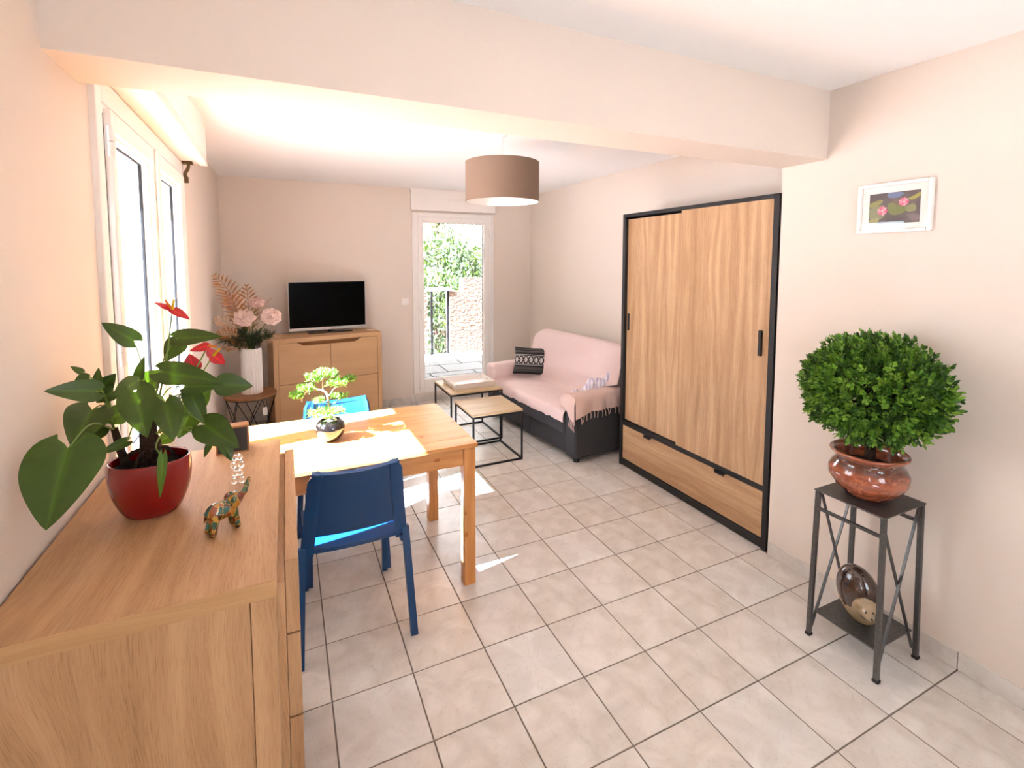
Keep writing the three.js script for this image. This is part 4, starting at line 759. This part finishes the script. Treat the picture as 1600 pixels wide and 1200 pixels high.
function frond(tip, n, len, wid, spread, curve = 0.12) {       // a feather leaf from the vase mouth to its tip
  const c = new THREE.CatmullRomCurve3([V(0, -0.12, 0), V(tip.x * 0.25, tip.y * 0.3, tip.z * 0.25), V(tip.x * 0.65, tip.y * 0.78 + curve * 0.2, tip.z * 0.65), tip]), out = [];
  for (let i = 0; i < n; i++) for (const s of [-1, 1]) {
    const k = lerp(0.42, 0.98, i / (n - 1)), p = c.getPointAt(k), d = c.getTangentAt(k), side = V(-d.y, d.x, 0.25 * s).normalize().multiplyScalar(s), l = len * Math.sin(Math.PI * lerp(0.25, 0.93, i / (n - 1)));
    const e = p.clone().addScaledVector(side, l * spread).addScaledVector(d, l * 0.62), m = p.clone().lerp(e, 0.45).addScaledVector(d, l * 0.06), w = d.clone().multiplyScalar(wid);
    const g = new THREE.BufferGeometry(); g.setAttribute('position', new THREE.Float32BufferAttribute([p, m.clone().add(w), e, p, e, m.clone().sub(w), p.clone().add(V(0, 0, 0.002)), e, m.clone().add(w)].flatMap((q) => [q.x, q.y, q.z]), 3)); g.computeVertexNormals(); g.setAttribute('uv', new THREE.Float32BufferAttribute(new Float32Array(18), 2));
    out.push(g);
  }
  return [new THREE.TubeGeometry(c, 18, 0.003, 5), merge(out)];
}
{
  const O = [VP[0], VP[1] + 0.387, VP[2]];
  const fr = [
    [[-0.222, 0.655, 0.27], M.copperLeaf, 'tallest copper fern frond of the vase bouquet, reaching up along the wall', 14, 0.14, 0.010],
    [[-0.02, 0.555, -0.06], M.copperLeaf, 'copper fern frond standing upright behind the pink peonies', 11, 0.13, 0.010],
    [[-0.17, 0.50, 0.1], M.copperLeaf, 'copper fern frond bending over left of the pink peonies', 11, 0.12, 0.010],
    [[-0.245, 0.29, 0.14], M.paleCopper, 'pale brown fern frond pointing left out of the vase bouquet', 11, 0.11, 0.010],
    [[-0.235, 0.16, 0.12], M.copperLeaf, 'copper fern frond hanging low on the left of the bouquet', 11, 0.11, 0.010],
    [[0.17, 0.43, -0.1], M.paleCopper, 'pale feathery frond between the rose and the television', 12, 0.07, 0.003],
    [[0.235, 0.10, 0.04], M.paleCopper, 'pale feathery frond low on the right of the bouquet', 12, 0.09, 0.005],
    [[-0.20, 0.03, 0.1], M.copperLeaf, 'short copper frond drooping over the vase rim on the left', 9, 0.08, 0.006],
  ];
  for (const [tip, mat, label, n, len, wid] of fr) { const f = thing('fern_frond', label, 'fern frond', O, 0, 'fronds in the vase'), [a, b] = frond(V(...tip), n, len, wid, 0.8); part(f, 'stalk', a, mat); part(f, 'leaflets', b, mat); }
  const flower = (name, label, [dx, dy, dz], R, mat, rings, seed) => {
    const f = thing(name, label, 'flower', O, 0, 'flowers in the vase'), r = rng(seed), pet = [];
    part(f, 'stem', tube([V(0, -0.12, 0), V(dx * 0.3, dy * 0.4, dz * 0.3), V(dx, dy, dz)], 0.004, 12, 6), M.petiole);
    const nrm = V(dx * 0.9, 0.55, 0.75).normalize(), q = new THREE.Quaternion().setFromUnitVectors(V(0, 1, 0), nrm);
    for (let k = 0; k < rings; k++) { const cnt = 5 + k * 2, open = lerp(0.10, 1.05, k / (rings - 1)), len = R * lerp(1.02, 0.98, k / (rings - 1));
      for (let i = 0; i < cnt; i++) { const a0 = i / cnt * 6.283 + k * 0.7 + r() * 0.3, w = R * lerp(0.26, 0.44, k / (rings - 1)), jit = open + (r() - 0.5) * 0.25, fr2 = r() * 6, ln = 0.82 + 0.3 * r();
        const g = new THREE.PlaneGeometry(1, 1, 6, 6), p = g.attributes.position;
        for (let j = 0; j < p.count; j++) { const s = p.getX(j) * 2, t = p.getY(j) + 0.5, ww = w * Math.pow(Math.sin(Math.PI * clamp(0.12 + t * 0.72, 0, 1)), 0.7), th = jit * (0.35 + 0.75 * t), rr = len * ln * t * (1 - 0.16 * s * s);
          const x = s * ww, y = rr * Math.cos(th) + 0.012 * Math.sin(s * 7 + fr2) * t * t * R / 0.08 * 0.5, z = rr * Math.sin(th) - 0.25 * s * s * ww; const X = x * Math.cos(a0) + z * Math.sin(a0), Z = -x * Math.sin(a0) + z * Math.cos(a0); p.setXYZ(j, X, y, Z); }
        g.computeVertexNormals(); pet.push(g); } }
    const core = new THREE.IcosahedronGeometry(R * 0.55, 5), cp = core.attributes.position; for (let j = 0; j < cp.count; j++) { const w = V().fromBufferAttribute(cp, j), k = 1 + 0.3 * N3(w.x / R * 6 + seed, w.y / R * 6, w.z / R * 6); cp.setXYZ(j, w.x * k, w.y * k + R * 0.36, w.z * k); } core.computeVertexNormals(); pet.push(core);
    const pg = merge(pet); pg.applyQuaternion(q); pg.translate(dx - nrm.x * R * 0.45, dy - nrm.y * R * 0.45, dz - nrm.z * R * 0.45);
    part(f, 'blossom', pg, mat);
  };
  flower('peony', 'pink peony at the upper left of the vase bouquet', [-0.125, 0.41, 0.0], 0.092, M.peony, 8, 1);
  flower('peony', 'pink peony in the middle front of the vase bouquet', [-0.035, 0.285, 0.10], 0.1, M.peony, 8, 2);
  flower('peony', 'pink peony at the right of the bouquet next to the television', [0.17, 0.28, 0.05], 0.095, M.peony, 8, 3);
  flower('rose', 'dusty pink half-closed rose at the top right of the bouquet', [0.055, 0.405, -0.02], 0.07, M.rose, 4, 4);
  const r = rng(66);
  for (const [dx, dy, dz, label] of [[-0.19, 0.10, 0.09, 'dark green pine sprig at the left above the vase rim'], [-0.06, 0.15, 0.10, 'dark green pine sprig under the middle peony'], [0.06, 0.14, 0.08, 'dark green pine sprig just right of the middle of the vase'], [0.15, 0.13, 0.05, 'dark green pine sprig under the right peony']]) {
    const c = new THREE.CatmullRomCurve3([V(dx * 0.1, -0.1, 0), V(dx * 0.3, dy * 0.45, dz * 0.3), V(dx, dy, dz)]), list = [];
    for (let i = 0; i < 46; i++) { const p = c.getPointAt(lerp(0.45, 1, r())); p.add(V((r() - 0.5) * 0.05, (r() - 0.5) * 0.06, (r() - 0.5) * 0.05)); list.push([p, V(dx, dy, dz).normalize()]); }
    const g = thing('pine_sprig', label, 'sprig', O, 0, 'green sprigs in the vase');
    part(g, 'stem', new THREE.TubeGeometry(c, 12, 0.003, 5), M.bark);
    part(g, 'needles', needles(list, r, 0.055, 0.0014, 9), M.pineGreen);
  }
}
// ---------------------------------------------------------------- on the sideboard
const TOP = 1.0105;
function heartLeaf(B, Tp, W, mat, hint = V(0.22, 0.5, 0.85), fold = 0.16, bend = 0.12, back = 0.2) {
  const L = Tp.distanceTo(B), y = Tp.clone().sub(B).normalize(), n = hint.clone().addScaledVector(y, -hint.dot(y)).normalize(), x = y.clone().cross(n).normalize(), pos = [], idx = [], nu = 5, nv = 18;
  for (const s of [-1, 1]) { const b0 = pos.length / 3;
    for (let j = 0; j <= nv; j++) { const qv = j / nv, t = -back + (1 + back) * qv, out = W / 2 * Math.pow(Math.max(0, Math.sin(Math.PI * Math.pow(lerp(0.02, 1, qv), 0.6))), 0.82), inn = t < 0 ? Math.min(out * 0.9, W * 0.26 * Math.pow(-t / back, 1.4)) : 0;
      for (let i = 0; i <= nu; i++) { const a = lerp(inn, out, i / nu), k = a / (W / 2), h = fold * a - 0.10 * W * k * k * k * (0.5 + 0.5 * Math.sin(qv * 9 + W * 90)) * 0.6 - bend * L * Math.max(0, t) * Math.max(0, t), p = B.clone().addScaledVector(y, t * L).addScaledVector(x, s * a).addScaledVector(n, h); pos.push(p.x, p.y, p.z); } }
    for (let j = 0; j < nv; j++) for (let i = 0; i < nu; i++) { const a = b0 + j * (nu + 1) + i, b = a + 1, c = a + nu + 2, d = a + nu + 1; if (s > 0) idx.push(a, b, c, a, c, d); else idx.push(a, c, b, a, d, c); }
  }
  const g = new THREE.BufferGeometry(), col = []; g.setAttribute('position', new THREE.Float32BufferAttribute(pos, 3)); g.setIndex(idx); g.computeVertexNormals();
  for (let k = 0; k < pos.length / 3; k++) { const i = k % (nu + 1), j = Math.floor(k / (nu + 1)) % (nv + 1), v = i === 0 ? 1.55 : 0.92 + 0.14 * N2(j * 0.5 + W * 50, i * 0.9); col.push(v, v, v * (i === 0 ? 0.95 : 1)); }
  g.setAttribute('color', new THREE.Float32BufferAttribute(col, 3));
  return g;
}
{
  const O = V(-0.436, TOP, 0.055), p = thing('potted_anthurium', 'potted anthurium with red flowers in a red glazed pot on the sideboard', 'potted plant', [O.x, O.y, O.z], -0.1);
  const un = new THREE.Matrix4().makeRotationY(-0.1).setPosition(O).invert(), loc = (a) => V(...a).applyMatrix4(un);
  part(p, 'pot', smoothLathe([[0.001, 0.001], [0.045, 0.001], [0.054, 0.004], [0.066, 0.025], [0.078, 0.06], [0.084, 0.1], [0.083, 0.138], [0.080, 0.141], [0.077, 0.137], [0.078, 0.115]], 72, 60).scale(1.06, 1, 0.86), M.redGlaze);
  part(p, 'soil', new THREE.CylinderGeometry(0.077, 0.077, 0.008, 40).scale(1.06, 1, 0.86).translate(0, 0.117, 0), M.soil);
  part(p, 'trunk', taper([V(-0.005, 0.115, 0), V(0.004, 0.16, 0), V(0.0, 0.205, 0), V(0.004, 0.24, -0.01)], 0.03, 0.014, 14, 10), M.bark);
  part(p, 'trunk', taper([V(-0.045, 0.115, 0), V(-0.06, 0.17, 0.0), V(-0.07, 0.225, 0.0)], 0.011, 0.008, 10, 8), M.bark);
  const rr = rng(8);
  for (let k = 0; k < 7; k++) { const a = k * 0.9, x = 0.02 * Math.cos(a), z = 0.018 * Math.sin(a); part(p, 'root', tube([V(x, 0.17 - 0.01 * rr(), z), V(x * 2.4, 0.155, z * 2.4 + 0.004), V(x * 3.2, 0.12, z * 3)], 0.003, 10, 5), M.bark); }
  const leaves = [
    [[-0.579, 1.215, 0.100], [-0.585, 1.082, 0.220], 0.150], [[-0.537, 1.294, 0.080], [-0.549, 1.246, 0.170], 0.090], [[-0.529, 1.339, 0.080], [-0.601, 1.362, 0.130], 0.056], [[-0.464, 1.447, 0.020], [-0.526, 1.499, 0.020], 0.050],
    [[-0.433, 1.345, 0.160], [-0.401, 1.264, 0.240], 0.076], [[-0.386, 1.305, 0.120], [-0.357, 1.238, 0.200], 0.069], [[-0.386, 1.380, 0.120], [-0.264, 1.362, 0.180], 0.062], [[-0.349, 1.326, 0.060], [-0.265, 1.327, 0.080], 0.043],
    [[-0.279, 1.314, 0.020], [-0.202, 1.304, 0.020], 0.066], [[-0.372, 1.447, 0.020], [-0.270, 1.455, 0.060], 0.051], [[-0.377, 1.432, -0.020], [-0.400, 1.390, 0.020], 0.052], [[-0.308, 1.232, 0.100], [-0.232, 1.184, 0.160], 0.078],
    [[-0.561, 1.382, 0.050], [-0.581, 1.399, 0.050], 0.016], [[-0.537, 1.331, 0.040], [-0.533, 1.388, 0.040], 0.028], [[-0.530, 1.336, 0.030], [-0.502, 1.368, 0.030], 0.039], [[-0.442, 1.359, 0.100], [-0.476, 1.345, 0.150], 0.046],
    [[-0.498, 1.333, 0.070], [-0.530, 1.312, 0.080], 0.041], [[-0.454, 1.354, 0.040], [-0.441, 1.410, 0.040], 0.025], [[-0.465, 1.316, -0.050], [-0.416, 1.354, -0.050], 0.060, 1], [[-0.349, 1.247, 0.030], [-0.374, 1.194, 0.060], 0.060, 1],
    [[-0.342, 1.308, 0.060], [-0.305, 1.232, 0.100], 0.046], [[-0.462, 1.223, 0.130], [-0.509, 1.212, 0.160], 0.026], [[-0.388, 1.184, 0.160], [-0.395, 1.085, 0.168], 0.020, 1], [[-0.537, 1.235, 0.020], [-0.585, 1.209, 0.040], 0.050],
    [[-0.556, 1.356, 0.020], [-0.591, 1.332, 0.020], 0.048], [[-0.405, 1.178, -0.020], [-0.436, 1.167, 0.000], 0.036, 1], [[-0.491, 1.268, 0.040], [-0.528, 1.260, 0.060], 0.053, 1], [[-0.368, 1.259, 0.000], [-0.329, 1.229, 0.000], 0.042, 1],
    [[-0.299, 1.185, 0.110], [-0.312, 1.149, 0.110], 0.016], [[-0.445, 1.252, -0.060], [-0.467, 1.304, -0.060], 0.055, 1], [[-0.266, 1.186, 0.120], [-0.248, 1.143, 0.140], 0.034], [[-0.349, 1.258, -0.040], [-0.310, 1.292, -0.040], 0.056, 1], [[-0.464, 1.239, -0.030], [-0.501, 1.268, -0.030], 0.055, 1],
  ];
  const tops = [V(0.004, 0.235, -0.008), V(-0.07, 0.222, 0), V(0.0, 0.2, 0)];
  leaves.forEach(([b, t, w, light], i) => {
    const near = { 0: 0.87, 2: 0.96, 24: 0.95, 23: 0.97 }[i] ?? 1; b = b.map((v, k) => lerp([-0.11, 1.648, 1.536][k], v, near)); t = t.map((v, k) => lerp([-0.11, 1.648, 1.536][k], v, near)); w *= near;
    const B = loc(b), T2 = loc(t), o = (b[0] < -0.5 ? tops[1] : tops[i % 2 ? 0 : 2]).clone(), mid = o.clone().lerp(B, 0.55); mid.y += 0.03 + 0.15 * Math.max(0, B.y - o.y) * 0.5;
    const hint = V(0.25 + 0.5 * (rr() - 0.5), 0.5 + 0.3 * (rr() - 0.5), 0.8);
    part(p, 'leaf', heartLeaf(B, T2, w, null, hint, 0.12 + 0.18 * rr(), i === 0 ? 0.02 : 0.1), light ? M.leafLight : M.leaf);
    if (i !== 22) part(p, 'petiole', taper([o, mid, B], 0.0024, 0.0015, 14, 5), M.petiole); else part(p, 'petiole', taper([V(0.03, 0.2, 0.02), V(0.04, 0.19, 0.08), B], 0.0022, 0.0015, 14, 5), M.petiole);
  });
  const bloom = (c, tips, from, sp, mat = M.spathe) => {
    const C = loc(c), fs = part(p, 'flower_stem', taper([loc(from), loc(from).lerp(C, 0.5).add(V(0.006, 0, 0)), C], 0.0026, 0.0018, 14, 6), M.petiole);
    for (const [t, w, hint] of tips) part(fs, 'spathe', heartLeaf(C, loc(t), w, null, hint, 0.05, 0.05, 0.12), mat);
    for (const [e, m] of sp) part(fs, 'spadix', taper([C, C.clone().lerp(loc(e), 0.5), loc(e)], 0.0042, 0.0026, 8, 8), m);
  };
  bloom([-0.374, 1.526, 0.05], [[[-0.409, 1.547, 0.06], 0.026, V(0.1, 0.9, 0.5)], [[-0.334, 1.502, 0.075], 0.028, V(0.1, 0.9, 0.5)]], [-0.43, 1.22, 0.05], [[[-0.370, 1.552, 0.05], M.spadix], [[-0.388, 1.55, 0.05], M.spadixOrange]]);
  bloom([-0.309, 1.417, -0.02], [[[-0.352, 1.408, -0.01], 0.03, V(0.1, 0.7, 0.6)]], [-0.42, 1.22, 0.03], [[[-0.288, 1.412, -0.02], M.spadixOrange]]);
  bloom([-0.296, 1.392, 0.0], [[[-0.268, 1.368, 0.01], 0.034, V(0.2, 0.5, 0.8)], [[-0.309, 1.415, 0.0], 0.026, V(0.2, 0.5, 0.8)]], [-0.42, 1.21, 0.03], [[[-0.278, 1.412, 0.006], M.spadix]]);
  bloom([-0.348, 1.352, -0.03], [[[-0.355, 1.396, -0.03], 0.046, V(0.2, 0.3, 0.9)]], [-0.42, 1.2, 0.02], []);
}
{ // wooden block clock
  const c = thing('block_clock', 'small wooden block with a dark sloping front on the far end of the sideboard', 'clock', [-0.289, TOP, -0.325], 0.06);
  const tri = (w, x0, dark) => { const g = new THREE.ExtrudeGeometry(new THREE.Shape([[0.032, 0.0005], [0.012, 0.083], [-0.012, 0.088], [-0.034, 0.0005]].map(([a, b]) => new THREE.Vector2(a, b))), { depth: w, bevelEnabled: true, bevelSize: 0.0015, bevelThickness: 0.0015, bevelSegments: 2 }); g.rotateY(-Math.PI / 2); g.translate(x0 + w, 0, 0); return uvBox(g, 'x'); };
  part(c, 'body', tri(0.094, -0.047), M.oakDark);
  const q = new THREE.PlaneGeometry(0.086, 0.076); q.rotateX(-Math.atan2(0.02, 0.083)); q.translate(0, 0.042, 0.0245);
  part(c, 'display', q, std({ color: '#241a14', roughness: 0.35 }));
}
{ // mosaic elephant and crystal
  const e = thing('elephant_figurine', 'small multicoloured mosaic elephant with raised trunk on the sideboard', 'figurine', [-0.262, TOP, 0.232], 0.5);
  const f = (x, y, z) => {
    let d = ellip(x, y, z, [0, 0.05, 0], [0.032, 0.021, 0.019]);
    d = smin(d, ellip(x, y, z, [-0.018, 0.049, 0], [0.018, 0.02, 0.018]), 0.01);
    d = smin(d, ellip(x, y, z, [0.032, 0.068, 0], [0.016, 0.016, 0.013]), 0.01);
    for (const [a, b, ra, rb] of [[[0.04, 0.07, 0], [0.05, 0.076, 0], 0.008, 0.0065], [[0.05, 0.076, 0], [0.056, 0.09, 0], 0.0065, 0.005], [[0.056, 0.09, 0], [0.062, 0.104, 0], 0.005, 0.0045]]) d = smin(d, capsule(x, y, z, a, b, ra, rb), 0.004);
    for (const [lx, fx] of [[0.02, 0.026], [-0.02, -0.028]]) for (const s of [-1, 1]) d = smin(d, Math.min(capsule(x, y, z, [lx, 0.045, s * 0.01], [fx, 0.006, s * 0.013], 0.009, 0.0075)), 0.005);
    for (const s of [-1, 1]) d = smin(d, ellip(x, y, z, [0.022, 0.066, s * 0.017], [0.012, 0.015, 0.005]), 0.003);
    d = smin(d, capsule(x, y, z, [-0.036, 0.056, 0], [-0.04, 0.036, 0], 0.0035, 0.002), 0.003);
    return Math.max(d, 0.0004 - y);
  };
  const g = sdfMesh(f, [0.008, 0.056, 0], 0.125, 72), pal = ['#8a4212', '#2a5a4e', '#4a2a10', '#a8701c', '#35501e', '#6a2810', '#3f7268', '#6e4a14'], r = rng(5), cells = [];
  for (let i = 0; i < 240; i++) cells.push([(r() - 0.4) * 0.12, r() * 0.11, (r() - 0.5) * 0.06, pal[Math.floor(r() * 8)]]);
  colorize(g, (x, y, z, c) => { let b = 9, h = 9, k = 0; cells.forEach(([a, q, w], i) => { const d = Math.hypot(x - a, y - q, z - w); if (d < b) { h = b; b = d; k = i; } else if (d < h) h = d; }); c.set(h - b < 0.0006 ? '#c9a04a' : cells[k][3]); });
  part(e, 'body', g, phys({ vertexColors: true, roughness: 0.18, clearcoat: 1, clearcoatRoughness: 0.05 }));
  const c = thing('crystal_ornament', 'clear glass ornament of stacked drops beside the elephant', 'ornament', [-0.252, TOP, -0.03]);
  const glass = phys({ color: '#ffffff', roughness: 0.02, transmission: 1, thickness: 0.01, ior: 1.5 });
  for (let k = 0; k < 4; k++) for (const s of [-1, 1]) { const d = part(c, 'glass_drop', DROP, glass); d.position.set(s * 0.0085, 0.0005 + k * 0.0225, 0); d.rotation.z = s * (k % 2 ? 0.25 : -0.12); }
}

renderer.render(scene, camera);
